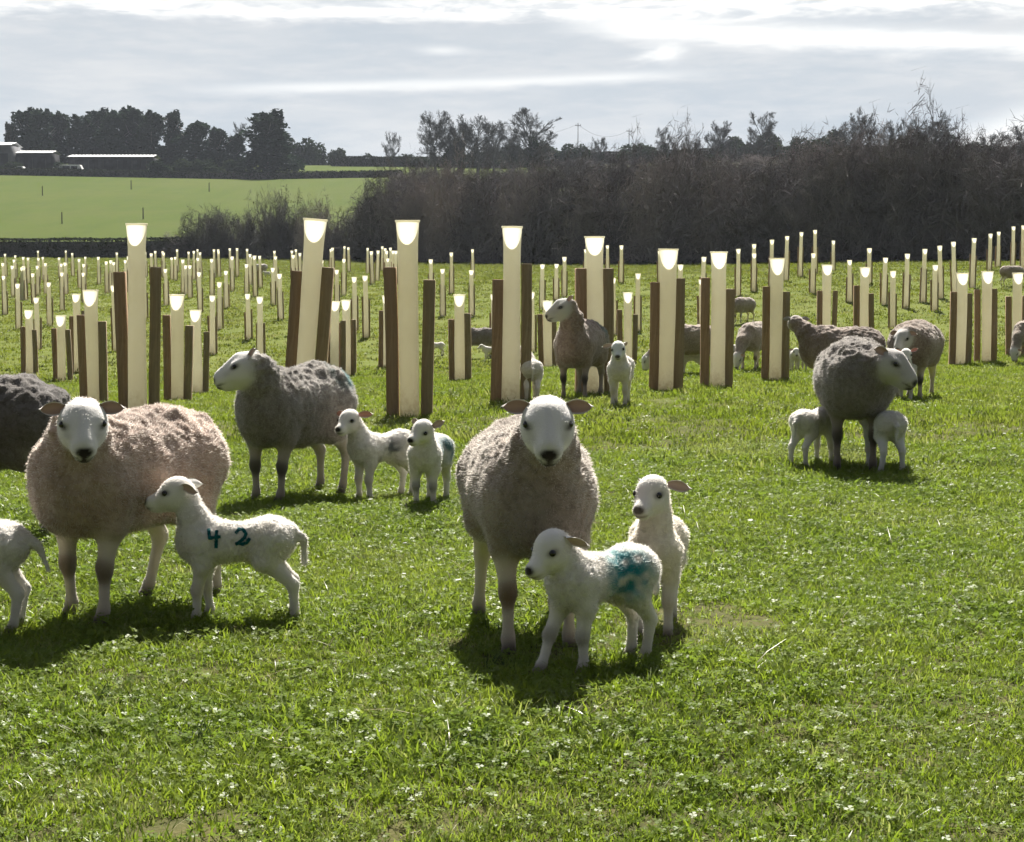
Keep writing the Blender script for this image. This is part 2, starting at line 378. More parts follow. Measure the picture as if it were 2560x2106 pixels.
# ------------------------------------------------------------------ tall bare hedge along the field edge
BV = []
for i, (hh, ww) in enumerate(((8, 7), (8, 6), (8, 8), (8, 6.5), (8, 7.5))):
    V, F = bare_bush(50+i, hh, ww, 16+i); BV.append((mesh_np('bare_bush_twigs', V, F, TWIG), MB()))
    BV[-1][1].tube([(0, 0, -.4), (.1, .05, 1.6), (-.1, .1, 3.6), (.15, 0, 5.2)], [.22, .16, .10, .04], 6)
    BV[-1][1].tube([(.5, 0, -.4), (.9, .1, 1.5), (1.3, 0, 3.4)], [.14, .10, .04], 6); BV[-1][1].tube([(-.6, 0, -.4), (-1.0, -.1, 1.6), (-1.5, .1, 3.6)], [.14, .10, .04], 6)
BV = [(a, b.mesh('bush_stems', TWIG)) for a, b in BV]
PROF_X = [300, 370, 420, 470, 560, 620, 680, 740, 790, 805, 850, 950, 1050, 1180, 1240, 1270, 1310, 1400, 1480, 1540, 1600, 1660, 1700, 1760, 1850, 1920, 2000, 2040, 2080, 2140, 2400]
PROF_Y = [508, 490, 432, 415, 395, 412, 432, 420, 392, 352, 350, 345, 340, 330, 345, 352, 312, 302, 322, 340, 338, 300, 288, 272, 280, 252, 288, 306, 325, 300, 300]
bush_xs = [372, 420, 468, 520, 566, 612, 660, 706, 752, 800, 846, 896, 948, 1000, 1054, 1108, 1160, 1212, 1262, 1312, 1366, 1420, 1474, 1530, 1584, 1640, 1694, 1748, 1802, 1858, 1914, 1966, 2016, 2068, 2120, 2180]
rb = random.Random(3)
for i, bx in enumerate(bush_xs):
    px = dpx(bx); a = (px-1280)/FPX; ed = float(np.interp(a, KA, EDGE_D))
    for row in ((0, 1) if bx > 780 else (0,)):
        d = ed+3.0+row*5.5+rb.uniform(-.8, .8); pxx = px+row*28+rb.uniform(-8, 8)
        p = at_depth(pxx, d); top = pix_z(dpx(float(np.interp(bx+row*22, PROF_X, PROF_Y))-8)+rb.uniform(-6, 14)+row*14, d)
        hh = max(2.2, top-p.z); me, st = BV[(i*2+row*3+i//5) % 5]
        sx = .92 if bx > 780 else .62
        zone = ('low left stretch' if bx < 780 else 'tall middle stretch' if bx < 1560 else 'tall right stretch')+' of bare hedge'
        lab = ('front bush of the ' if row == 0 else 'rear bush of the ')+zone
        tree_thing('hedge_bush', lab, (p.x, p.y, p.z-.1), me, st, ('front' if row == 0 else 'back')+' bushes of the '+zone, (sx, max(sx, .8), hh/6.9*rb.uniform(.88, 1.10)), rb.choice((0, math.pi))+rb.uniform(-.4, .4), cat='bush')

# rough bare scrub climbing the slope behind the tall hedge
rs = random.Random(17); SLOPE = []
for i in range(34):
    bx = 830+i*39+rs.uniform(-14, 14); d = rs.uniform(215, 315); p = at_depth(dpx(bx), d); me, st = BV[i % 5]; ts = (345 if bx < 1180 else 330)-8+rs.uniform(-14, 14)
    hh = max(2.5, min(7.5, pix_z(dpx(ts), d)-p.z)); w = rs.uniform(.8, 1.15)
    z_ = 'middle' if bx < 1560 else 'right'
    tree_thing('slope_bush', 'bare scrub on the '+z_+' slope above the tall hedge', (p.x, p.y, p.z-.1), me, st, 'bare scrub on the slope, '+z_, (w, w, hh/7.6), rs.uniform(0, 6.28), cat='bush')
# ------------------------------------------------------------------ clipped dark hedge at the left and hedge lines on the hill
def hedge_run(name, label, pts, h, w, n, mat, seed, size=.16):
    """a clipped hedge: leaf clumps filling a long prism that follows the ground through pts (x,y)"""
    r_ = np.random.default_rng(seed); pts = np.array(pts, float); seg = np.linalg.norm(np.diff(pts, axis=0), axis=1); cum = np.concatenate([[0], np.cumsum(seg)])
    t = r_.uniform(0, cum[-1], n); x = np.interp(t, cum, pts[:, 0]); y = np.interp(t, cum, pts[:, 1])
    # shell of the prism: front, back, top
    side = r_.integers(0, 5, n); yy = np.where(side < 2, -w/2, np.where(side == 2, w/2, r_.uniform(-w/2, w/2, n)))+r_.normal(0, .07, n)
    hv = h*(1+.018*np.sin(t*.31)+.012*np.sin(t*.83+1)); zz = np.where(side < 3, r_.uniform(0, 1, n)*hv, hv+r_.normal(0, .06, n))
    P = np.stack([x, y+yy, ground(x, y)+zz], 1); V, F = cards(P, np.full(n, size), r_)
    o = link(name, None, loc=(0, 0, 0)); tag(o, label, 'hedge')
    link('foliage', mesh_np(name+'_foliage', V, F, mat), o)
    b = MB(); m = 40
    for i in range(m):
        ta, tb = cum[-1]*i/m, cum[-1]*(i+1)/m
        xa, ya, xb, yb = np.interp(ta, cum, pts[:, 0]), np.interp(ta, cum, pts[:, 1]), np.interp(tb, cum, pts[:, 0]), np.interp(tb, cum, pts[:, 1])
        za, zb = float(ground(xa, ya)), float(ground(xb, yb)); k = w*.36; hi = h*.88
        b.quad((xa, ya-k, za-.3), (xb, yb-k, zb-.3), (xb, yb-k, zb+hi), (xa, ya-k, za+hi)); b.quad((xa, ya+k, za-.3), (xa, ya+k, za+hi), (xb, yb+k, zb+hi), (xb, yb+k, zb-.3))
        b.quad((xa, ya-k, za+hi), (xb, yb-k, zb+hi), (xb, yb+k, zb+hi), (xa, ya+k, za+hi))
    link('branches', b.mesh(name+'_core', TWIG), o); return o
P0, P1 = at_depth(dpx(-260), 196), at_depth(dpx(395), 187)
hedge_run('clipped_hedge', 'long dark clipped hedge below the bright green far field', [(P0.x, P0.y), (P1.x, P1.y)], 1.95, 1.6, 9000, HEDGE, 5, .13)
P0, P1, P2 = at_depth(-380, 343), at_depth(620, 342), at_depth(1010, 348)
hedge_run('field_hedge', 'thin dark hedge along the top of the green far field', [(P0.x, P0.y), (P1.x, P1.y), (P2.x, P2.y)], 1.2, 1.6, 6000, HEDGE, 6, .22)
P0, P1 = at_depth(830, 405), at_depth(1250, 400)
hedge_run('field_hedge', 'hazy hedge edging the small light green field on the hill', [(P0.x, P0.y), (P1.x, P1.y)], 2.0, 2.0, 3500, HEDGE, 7, .28)
P0, P1 = at_depth(1250, 402), at_depth(2750, 396)
hedge_run('field_hedge', 'hedge line along the hilltop behind the tall bare hedge', [(P0.x, P0.y), (P1.x, P1.y)], 2.4, 2.2, 9000, HEDGE, 8, .28)

# ------------------------------------------------------------------ evergreens by the farm
EV = []
for i in range(4):
    r_ = random.Random(20+i); lobes = []
    for k in range(9):
        z = 2.0+k*1.05; w = (2.6-.16*k)*r_.uniform(.8, 1.15); lobes.append((r_.uniform(-.9, .9), r_.uniform(-.9, .9), z, w, w, 1.3))
    for k in range(4): lobes.append((r_.uniform(-1.3, 1.3), r_.uniform(-1, 1), r_.uniform(9.5, 11.2), .55, .55, 1.5))
    P = blob_points(60+i, lobes, 3600); rr = np.random.default_rng(i); V, F = cards(P, np.full(len(P), .34), rr); V[:, 2] = np.maximum(V[:, 2], .2)
    EV.append((mesh_np('evergreen_crown', V, F, CONIFER), trunk_mesh(i, 9, .28).mesh('evergreen_trunk', TWIG)))
def skyline(name, label, dispx, topy, d, me, trunk, h0, group, wpx=None, w0=5.0, ivy=None, seed=0, cat='tree'):
    p = at_depth(dpx(dispx), d); h = pix_z(dpx(topy), d)-p.z; s = max(h, 1.0)/h0
    sx = s if wpx is None else dpx(wpx)*d/FPX/w0
    return tree_thing(name, label, (p.x, p.y, p.z-.15), me, trunk, group, (sx, sx, s), seed*1.7, ivy, cat)
g_ev = 'dark evergreens behind the farm sheds'
ev = [(28, 254, 372, 24, 'small dark evergreen at the left end of the shelter belt'), (60, 228, 375, 56, None), (92, 226, 372, 52, None), (126, 232, 378, 56, None), (172, 240, 374, 60, None), (206, 228, 380, 56, None), (240, 230, 372, 58, None), (276, 222, 376, 64, None), (316, 232, 372, 60, None),
      (357, 232, 376, 42, 'narrow dark evergreen standing alone at the end of the shelter belt'), (405, 252, 370, 64, 'rounded dark evergreen between the shed end and the single big one'), (452, 264, 372, 50, 'low ragged evergreen just left of the single big one'),
      (486, 278, 374, 48, 'lowest dark evergreen tucked against the single big one'),]
for i, (x, y, d, w, lab) in enumerate(ev):
    skyline('evergreen_tree', lab or 'tall dark evergreen in the dense belt behind the farm sheds', x, y, d, *EV[i % 4], 11.8, g_ev, w*1.25, 5.2, seed=i)
skyline('evergreen_tree', 'broad dark evergreen standing by itself right of the farm', 553, 232, 352, *EV[1], 11.8, g_ev, 98, 5.2, seed=5)
skyline('evergreen_tree', 'dark evergreen filling out the back of the broad one right of the farm', 566, 243, 358, *EV[2], 11.8, g_ev, 84, 5.2, seed=9)

# ------------------------------------------------------------------ bare trees on the hill, some wrapped in ivy
BT = []
for i in range(4):
    V, F = bare_tree(80+i, 11, .8+.12*i); BT.append((mesh_np('bare_tree_branches', V, F, TWIG2), trunk_mesh(30+i, 6.5, .34).mesh('bare_trunk', TWIG2)))
IV = []
for i in range(3):
    r_ = random.Random(40+i); lobes = [(r_.uniform(-.3, .3), r_.uniform(-.3, .3), z, .75+.2*r_.random(), .75, 1.0) for z in (1.2, 2.5, 3.8, 5, 6.2)]+[(r_.uniform(-1.6, 1.6), r_.uniform(-1, 1), r_.uniform(5, 8), .8, .8, .8) for _ in range(4)]
    P = blob_points(90+i, lobes, 1400); V, F = cards(P, np.full(len(P), .26), np.random.default_rng(i)); IV.append(mesh_np('ivy_leaves', V, F, IVY))
SH = []
for i in range(3):
    r_ = random.Random(70+i); lobes = [(r_.uniform(-2, 2), r_.uniform(-1, 1), r_.uniform(1, 3.2), r_.uniform(1, 1.7), 1.2, r_.uniform(.9, 1.5)) for _ in range(8)]
    P = blob_points(120+i, lobes, 1800); V, F = cards(P, np.full(len(P), .30), np.random.default_rng(i)); V[:, 2] = np.maximum(V[:, 2], 0); b = MB()
    b.tube([(0, 0, -.3), (.1, 0, 1.5), (0, .1, 3)], [.18, .12, .05], 6); SH.append((mesh_np('scrub_crown', V, F, IVY), b.mesh('scrub_trunk', TWIG2)))
bt = [(898, 236, 395, 74, 'v', 'pale hazy bare tree at the left of the hilltop group'), (922, 262, 390, 66, 'i', 'lower bare tree with ivy in the hilltop group'), (950, 240, 392, 64, 'i', 'bare tree with a thick dark ivy trunk in the hilltop group'), (985, 238, 390, 84, 'v', 'wide bare tree at the right of the hilltop group'),
      (1018, 258, 400, 60, 'v', 'thin bare tree in the gap right of the hilltop group'), (1095, 232, 388, 92, 'i', 'big rounded bare tree with a forked ivy trunk on the hilltop'), (1054, 262, 392, 44, 'i', 'small ivy covered tree beside the big rounded bare tree'), (810, 272, 480, 32, 'v', 'small faint bare tree alone on the skyline'),
      (1236, 286, 392, 40, 'i', 'small dark ivy tree between the two poles on the skyline'), (1368, 268, 388, 40, 'i', 'small spiky tree on the skyline above the tall hedge'), (1424, 284, 380, 44, 'v', 'low bare tree right of the small spiky tree'), (1482, 250, 384, 52, 'v', 'bare tree with a dark pointed companion on the skyline'),
      (1484, 268, 380, 24, 'i', 'dark pointed ivy column on the skyline'), (1566, 238, 386, 64, 'v', 'hazy bare tree above the dark skyline evergreens'), (1768, 226, 378, 60, 'v', 'tallest bare tree on the skyline towards the bright cloud'), (1738, 258, 370, 60, 'v', 'bare tree leaning beside the tallest skyline tree'),
      (1832, 254, 368, 44, 'i', 'ivy tree with bare stems below its leafy head'), (1862, 250, 372, 40, 'i', 'second ivy tree with bare stems, just right of its twin'), (1922, 236, 366, 76, 'v', 'spiky bare tree rising above the tall hedge'), (2034, 274, 364, 46, 'i', 'ivy tree under the bright corner of the sky'), (2102, 262, 366, 60, 'i', 'ivy tree at the far right of the skyline'),
      (492, 258, 392, 34, 'v', 'faint bare tree behind the evergreens'), (1910, 262, 372, 90, 'i', 'dense dark tree behind the spiky bare tree')]
for i, (x, y, d, w, k, lab) in enumerate(bt):
    d = d-62 if x > 840 else d
    me, tr = BT[i % 4]; skyline('bare_tree', lab, x, y, d, me, tr, 12.2, 'trees along the skyline', w*1.25, 9.5, IV[i % 3] if k == 'i' else None, seed=i)
sh = [(620, 278, 420, 60), (650, 294, 430, 56), (684, 302, 440, 48), (730, 318, 470, 60), (770, 316, 470, 56), (830, 316, 460, 70), (1000, 300, 398, 70), (1080, 296, 400, 80), (1130, 288, 396, 70), (1186, 292, 394, 56), (1300, 294, 392, 70), (1340, 292, 390, 60),
      (1520, 276, 384, 56), (1560, 270, 380, 70), (1590, 272, 382, 50), (1650, 278, 380, 40), (1624, 280, 380, 40), (1700, 262, 376, 64), (1680, 280, 372, 60), (1950, 276, 374, 70), (1985, 290, 372, 60), (30, 330, 346, 40), (140, 332, 345, 40), (335, 328, 345, 50), (395, 324, 346, 60), (440, 326, 346, 60), (500, 326, 347, 60), (870, 320, 400, 60), (940, 316, 398, 60), (1040, 318, 396, 70), (1420, 306, 388, 70), (2068, 300, 372, 60)]
for i, (x, y, d, w) in enumerate(sh):
    me, tr = SH[i % 3]; lab = 'low dark scrub in the farmyard below the evergreens' if x < 540 else 'grey green scrub in the hazy dip right of the evergreens' if x < 850 else 'dark rounded scrub on the skyline above the middle hedge' if x < 1360 else 'dark evergreen scrub on the skyline towards the bright cloud'
    skyline('scrub_bush', lab, x, y, d, me, tr, 4.6, lab.replace('scrub', 'scrub bushes'), w*1.15, 5.4, seed=i, cat='bush')

# ------------------------------------------------------------------ farm sheds, vehicles, poles
def flat(name, c, rough=.7, spec=.3, metal=0, ns=1.0, var=.25):
    m, t, out = new_mat(name); n = noise_tex(t, pos(t), ns, 4, .6)
    p = principled(t, out, mixc(t, n, tuple(x*(1-var) for x in c), tuple(min(1, x*(1+var)) for x in c)), rough, spec); p.inputs['Metallic'].default_value = metal; return m
ROOF = flat('pale_tin_roof', (.55, .56, .57), .32, .6); CLAD = flat('dark_cladding', (.022, .022, .024), .9, .05); STONE = flat('grey_render', (.13, .13, .14), .9, .1); WHITE = flat('white_paint', (.75, .75, .74), .35, .5)
GLASS = flat('dark_glass', (.02, .025, .03), .1, .6); TYRE = flat('tyre_rubber', (.02, .02, .02)); POLE = flat('pole_timber', (.07, .06, .05)); DOORM = flat('shed_door', (.035, .036, .04), .9, .05); RED = flat('red_oxide', (.30, .06, .04))
def shed(label, x0, x1, yroof, ybase, d, depth, wallm, bays, lean=0.07):
    p0, p1 = at_depth(x0, d), at_depth(x1, d); zb = pix_z(ybase, d); zt = pix_z(yroof, d); w = p1.x-p0.x; hgt = zt-zb; cx = (p0.x+p1.x)/2
    o = link('farm_shed', None, loc=(cx, d, zb)); tag(o, label, 'shed')
    b = MB(); b.box(-w/2+.2, w/2-.2, .3, depth-.3, -1.0, hgt-.55); link('wall', b.mesh('shed_wall', wallm), o)
    for s in (0, 1):                                # two roof slopes, overhanging eaves
        b = MB(); mid = depth/2; rise = depth/2*math.tan(R(9)); ya, yb = (-.25, mid) if s == 0 else (mid, depth+.25); za, zb_ = (hgt-.5, hgt-.5+rise) if s == 0 else (hgt-.5+rise, hgt-.5)
        n = 24
        for i in range(n):                          # corrugation
            xa, xb = -w/2+w*i/n, -w/2+w*(i+1)/n; xm = (xa+xb)/2
            for u, v2, ra, rb_ in ((xa, xm, 0, .06), (xm, xb, .06, 0)):
                b.quad((u, ya, za+ra), (v2, ya, za+rb_), (v2, yb, zb_+rb_), (u, yb, zb_+ra))
        link('roof', b.mesh('shed_roof', ROOF), o)
    for i in range(bays):
        xa = -w/2+w*(i+.15)/bays; xb = -w/2+w*(i+.85)/bays; b = MB(); b.box(xa, xb, .22, .297, -.5, hgt*.55)
        dr = link('door', b.mesh('shed_door', DOORM), o); b = MB(); b.box((xa+xb)/2-.04, (xa+xb)/2+.04, .17, .217, -.4, hgt*.5); link('post', b.mesh('door_post', POLE), dr)
    return o
shed('long low farm shed with a bright pale roof', 172, 388, 386, 416, 350, 7, CLAD, 6)
shed('shorter farm shed with a bright pale roof at the left', 36, 136, 376, 416, 354, 7, CLAD, 3)
shed('plain grey farm building cut off by the left edge', -70, 33, 356, 418, 350, 9, STONE, 2)
def vehicle(label, px, py, d, L, kind):
    p = at_depth(px, d); zb = float(ground(p.x, d)); o = link('parked_'+kind, None, loc=(p.x, d, zb)); tag(o, label, kind)
    prof = [(-.5, .3), (.5, .3), (.5, .72), (.36, .85), (.27, 1.42), (-.40, 1.45), (-.5, .9)] if kind == 'car' else [(-.5, .35), (.5, .35), (.5, .95), (.42, 1.1), (.33, 1.95), (-.5, 2.0)]
    V = [(x*L, y, z) for y in (-.85, .85) for x, z in prof]; n = len(prof); me = bpy.data.meshes.new('vehicle_body'); me.from_pydata(V, [], [tuple(range(n))[::-1], tuple(range(n, 2*n))]+[(i, (i+1) % n, n+(i+1) % n, n+i) for i in range(n)][::1]); me.materials.append(WHITE); me.update(); link('body', me, o)
    for xa, xb in ((-.34, -.06), (-.02, .24)):
        b = MB(); b.box(xa*L, xb*L, -.862, -.852, .95 if kind == 'car' else 1.15, 1.32 if kind == 'car' else 1.7); link('window', b.mesh('vehicle_window', GLASS), o)
    for wx in (-.32, .32):
        for yy in (-.87, .87):
            b = MB(); b.tube([(wx*L, yy-.09, .33), (wx*L, yy+.09, .33)], [.33, .33], 12); n = len(b.v); wv = link('wheel', b.mesh('wheel', TYRE), o)
            b2 = MB(); b2.tube([(wx*L, yy-.1, .33), (wx*L, yy-.099, .33)], [.2, .001], 10); link('rim', b2.mesh('rim', WHITE), wv)
    return o
vehicle('small white car parked below the left shed', 50, 405, 346, 4.1, 'car'); vehicle('white car parked between the two bright roofed sheds', 162, 402, 346, 4.0, 'car'); vehicle('white van parked in front of the long shed', 186, 410, 345, 4.8, 'van'); vehicle('white car at the right end of the long shed', 397, 404, 346, 4.0, 'car')
tops = []
for px, y0, d, lab in ((1444, 308, 392, 'taller thin utility pole on the skyline'), (1571, 322, 396, 'shorter thin utility pole on the skyline'), (1069, 356, 372, 'dark utility pole in front of the hilltop trees')):
    p = at_depth(px, d); h = pix_z(y0, d)-p.z; o = link('utility_pole', None, loc=p); tag(o, lab, 'pole', 'utility poles on the hill')
    b = MB(); b.tube([(0, 0, -.5), (0, 0, h)], [.09, .06], 8); link('pole', b.mesh('pole', POLE), o); b = MB(); b.box(-.6, .6, -.05, .05, h-.6, h-.5); link('crossarm', b.mesh('crossarm', POLE), o)
    for xi in (-.5, .5): b = MB(); b.tube([(xi, 0, h-.497), (xi, 0, h-.25)], [.06, .04], 6); link('insulator', b.mesh('insulator', STONE), o)
    tops.append(Vector((p.x, p.y, p.z+h-.3)))
def wire(a, b_, lab):
    b = MB(); n = 16; pts = [(a.lerp(b_, i/n)-Vector((0, 0, 2.0*(1-(2*i/n-1)**2)))) for i in range(n+1)]; b.tube(pts, [.025]*(n+1), 4); o = link('power_line', b.mesh('power_line', POLE)); tag(o, lab, 'wire')
wire(tops[2], tops[0], 'thin power line from the dark pole to the taller pole'); wire(tops[0], tops[1], 'thin power line between the two skyline poles')
for px, py, lab in ((106, 478, 'upper left thin post standing in the green far field'), (328, 462, 'thin post near the top of the green far field'), (155, 548, 'lower left thin post standing in the green far field'), (358, 536, 'thin post low in the far field above the clipped hedge'), (523, 468, 'thin post high in the far field towards the single evergreen')):
    p = on_ground(px, py+12, 198); b = MB(); b.tube([(0, 0, -.3), (0, 0, 1.5)], [.09, .08], 6); o = link('field_post', b.mesh('field_post', POLE), loc=p); tag(o, lab, 'post', 'posts in the far field')
# ------------------------------------------------------------------ tree shelters: pale translucent tube between two timber stakes
def tube_mat():
    m, t, out = new_mat('shelter_plastic')
    P = t.nodes.new('ShaderNodeTexCoord').outputs['Object']; n = noise_tex(t, P, 4, 3); oi = rnd(t)
    c = mixc(t, n.step(.3, .7)*.4+oi*.5, (.66, .63, .50), (.73, .71, .60))
    sp = t.nodes.new('ShaderNodeSeparateXYZ'); t.links.new(P, sp.inputs[0]); dirt = S(t, sp.outputs[2])
    c = mixc(t, dirt.step(.35, .0)*noise_tex(t, P, 22, 4, .7).step(.4, .65)*.55, c, (.42, .34, .20))
    d = t.nodes.new('ShaderNodeBsdfPrincipled'); t.links.new(c, d.inputs['Base Color']); d.inputs['Roughness'].default_value = .45; d.inputs['Specular IOR Level'].default_value = .3
    tr = t.nodes.new('ShaderNodeBsdfTranslucent'); t.links.new(c, tr.inputs[0]); mx = t.nodes.new('ShaderNodeMixShader'); mx.inputs[0].default_value = .62
    t.links.new(d.outputs[0], mx.inputs[1]); t.links.new(tr.outputs[0], mx.inputs[2]); t.links.new(mx.outputs[0], out.inputs[0]); return m
TUBE = tube_mat()
def wood_mat(name, a, b):
    m, t, out = new_mat(name); P = t.nodes.new('ShaderNodeTexCoord').outputs['Object']; mp = t.nodes.new('ShaderNodeMapping'); mp.inputs['Scale'].default_value = (14, 14, 1.2); t.links.new(P, mp.inputs[0])
    n = noise_tex(t, mp.outputs[0], 2.2, 5, .65, 1.2); k = noise_tex(t, P, 5, 3)
    c = mixc(t, n.step(.3, .7), a, b); c = mixc(t, k.step(.55, .75)*.5, c, tuple(x*.55 for x in a)); c = mixc(t, rnd(t)*.45, c, tuple(x*1.45 for x in a))
    p = principled(t, out, c, .85, .15); bump(t, p, n, .5, .004); return m
WOOD_A = wood_mat('treated_red_brown_timber', (.225, .15, .098), (.32, .225, .15)); WOOD_B = wood_mat('treated_green_brown_timber', (.20, .155, .10), (.29, .23, .15)); STRAP = flat('tie_strap', (.03, .03, .03))
def tube_mesh(h, r, seed):
    rr = random.Random(seed); n = 20; zs = [-.03, .02, .25, .6, .95, 1.25, 1.5, h-.10, h-.035, h-.010, h]; V = []; k = len(zs)
    ph = rr.uniform(0, 6)
    def rad(z): return r*(1+.05*math.sin(z*2.1+ph))*(1.0+.22*max(0, (z-(h-.30))/.30)**1.5)*(1.05 if z < .05 else 1)
    for z in zs:
        for i in range(n):
            a = 2*math.pi*i/n; q = rad(z)*(1+.03*math.cos(2*a+ph)); V.append((q*math.cos(a)+.012*math.sin(z*1.7+ph), q*math.sin(a), z))
    F = [(j*n+i, j*n+(i+1) % n, (j+1)*n+(i+1) % n, (j+1)*n+i) for j in range(k-1) for i in range(n)]
    m0 = len(V); lip = [(.0, 0), (.006, .004), (.007, -.006), (.004, -.016)]           # rolled rim
    for dr, dz in lip:
        for i in range(n):
            a = 2*math.pi*i/n; q = rad(h)*(1+.03*math.cos(2*a+ph))+dr; V.append((q*math.cos(a)+.012*math.sin(h*1.7+ph), q*math.sin(a), h+dz))
    F += [(m0+j*n+i, m0+j*n+(i+1) % n, m0+(j+1)*n+(i+1) % n, m0+(j+1)*n+i) for j in range(len(lip)-1) for i in range(n)]
    return mesh_np('shelter_tube', np.array(V), np.array(F), TUBE, smooth=True)
def stake_mesh(h, w, mat, seed):
    rr = random.Random(seed); b = MB(); n0 = len(b.v); zs = [-.35, .3, .8, h-.012, h]; c = .006
    for z in zs:
        ww = w/2*(1 if z < h else .93); bx = .008*math.sin(z*2+seed)
        for x, y in ((-1, -1), (1, -1), (1, 1), (-1, 1)): b.v.append((x*ww+bx, y*ww*.95, z))
    for j in range(len(zs)-1):
        for i in range(4): b.f.append((j*4+i, j*4+(i+1) % 4, (j+1)*4+(i+1) % 4, (j+1)*4+i))
    m = (len(zs)-1)*4; b.f.append((m, m+1, m+2, m+3)); return b.mesh('stake', mat)
TH = 1.70
TM = [tube_mesh(TH, .088, i) for i in range(4)]; SA = [stake_mesh(1.32, .105, WOOD_A, i) for i in range(3)]; SB = [stake_mesh(1.32, .105, WOOD_B, i+5) for i in range(3)]
# x of the foot, y of the top, y of the foot in the photograph
TUBES = [(340, 560, 1025, 0), (752, 547, 1010, 4.5), (1022, 552, 1041, -0.3), (1276, 567, 1007, 0.8), (1489, 592, 984, 0), (1666, 623, 978, 0.6), (1796, 630, 970, 0.3), (1943, 646, 953, -0.3), (9, 690, 787, 0), (30, 665, 743, 0), (39, 639, 696, 0), (59, 643, 703, 0), (42, 710, 825, 0), (67, 776, 939, 0), (82, 684, 759, 0), (95, 643, 690, 0), (88, 745, 875, 0), (108, 643, 704, 0), (93, 665, 740, 0), (121, 707, 817, 0), (149, 653, 709, 0), (153, 682, 778, 0), (165, 643, 690, 0), (163, 660, 734, 0), (149, 796, 984, 0), (188, 735, 931, 0), (198, 648, 721, 0), (213, 659, 715, 0), (208, 703, 787, 0), (227, 726, 1012, 0), (246, 643, 712, 0), (266, 654, 734, 0), (292, 632, 687, 0), (285, 700, 853, 0), (321, 643, 718, 0), (360, 695, 800, 0), (378, 634, 712, 0), (389, 628, 687, 0), (414, 673, 765, 0), (429, 690, 753, 0), (444, 624, 681, 0), (438, 643, 703, 0), (438, 737, 1019, 0), (464, 717, 798, 0), (474, 664, 746, 0), (485, 628, 700, 0), (494, 624, 675, 0), (499, 681, 781, 0), (488, 776, 987, 0), (536, 624, 696, 0), (546, 624, 684, 0), (529, 648, 740, 0), (529, 740, 887, 0), (547, 706, 823, 0), (565, 678, 773, 0), (580, 642, 728, 0), (593, 621, 693, 0), (637, 612, 709, 0), (616, 675, 759, 0), (619, 764, 893, 0), (649, 743, 909, 0), (627, 695, 764, 0), (687, 628, 690, 0), (682, 670, 764, 0), (700, 685, 801, 0), (741, 624, 687, 0), (787, 620, 687, 0), (805, 659, 740, 0), (832, 620, 693, 0), (842, 675, 781, 0), (859, 648, 740, 0), (835, 754, 944, 0), (864, 751, 940, 0), (886, 693, 826, 0), (914, 635, 779, 0), (966, 628, 709, 0), (969, 676, 759, 0), (966, 740, 922, 0), (1077, 649, 753, 0), (1107, 673, 792, 0), (1129, 632, 734, 0), (1149, 737, 967, 0), (1182, 624, 695, 0), (1179, 676, 792, 0), (1235, 737, 884, 0), (1330, 731, 881, 0), (1356, 662, 773, 0), (1370, 756, 947, 0), (1391, 720, 822, 0), (1411, 643, 743, 0), (1464, 624, 703, 0), (1519, 614, 696, 0), (1534, 696, 837, 0), (1553, 614, 710, 0), (1570, 732, 928, 0), (1595, 684, 828, 0), (1650, 678, 771, 0), (1700, 662, 800, 0), (1758, 643, 771, 0), (1755, 740, 872, 0), (1846, 623, 743, 0), (1885, 611, 719, 0), (1885, 718, 825, 0), (1929, 600, 718, 0), (1966, 591, 703, 0), (2001, 580, 693, 0), (2038, 573, 683, 0), (2033, 721, 832, 0), (2067, 658, 888, 0), (2083, 706, 792, 0), (2125, 686, 805, 0), (2164, 669, 892, 0), (2174, 673, 779, 0), (2212, 645, 762, 0), (2235, 678, 822, 0), (2267, 635, 771, 0), (2310, 623, 757, 0), (2354, 615, 746, -2.2), (2389, 605, 739, -3.2), (2339, 686, 815, 0), (2407, 683, 915, 0), (2433, 596, 721, 0), (2474, 585, 679, 0), (2470, 679, 907, 0), (2495, 580, 669, 0), (2532, 567, 666, 0), (2557, 562, 663, 0), (2547, 683, 892, 0)]
re_ = random.Random(5)
for _ in range(48):                                       # more of the far rows, between those measured
    x_ = re_.uniform(5, 1000); hp = re_.uniform(56, 84); d_ = FPX*1.7/hp; zg = float(ground((x_-1280)/FPX*d_, d_)); yb_ = 650+(CAM_H-zg)/d_*FPX; TUBES.append((x_, yb_-hp, yb_, re_.uniform(-1.5, 1.5)))
NAMED = {0: 'big tree tube on the left behind the standing ewe and lamb', 1: 'big tree tube leaning behind the ewe in profile', 2: 'biggest tree tube, standing clear beside the two lambs', 3: 'tree tube with a lamb half hidden at its foot, left of the alert ewe', 4: 'tree tube rising behind the alert ewe with its head turned', 5: 'tree tube standing clear just right of the small ear flicking lamb', 6: 'tree tube between the two half hidden grazing ewes', 7: 'tree tube just left of the dark faced ewe with suckling lambs', 29: 'tree tube just left of the big tube behind the standing ewe', 42: 'tree tube just right of the big tube behind the standing ewe', 81: 'yellow lipped tree tube in front of the dark grazing sheep'}
placed = []
def tube_label(i, x, d):
    if i in NAMED: return NAMED[i], 'tree tubes of the nearest row'
    if d > 62:
        z = 'at the left of the far slope' if x < 520 else 'in the middle of the far slope' if x < 1500 else 'on the far rise at the right'
        return 'small distant tree tube '+z, 'distant tree tubes '+z
    z = 'left of the profile ewe' if x < 660 else 'in the middle of the field' if x < 1560 else 'at the right of the field'
    return 'mid distance tree tube with stakes '+z, 'mid distance tree tubes '+z
rt = random.Random(11)
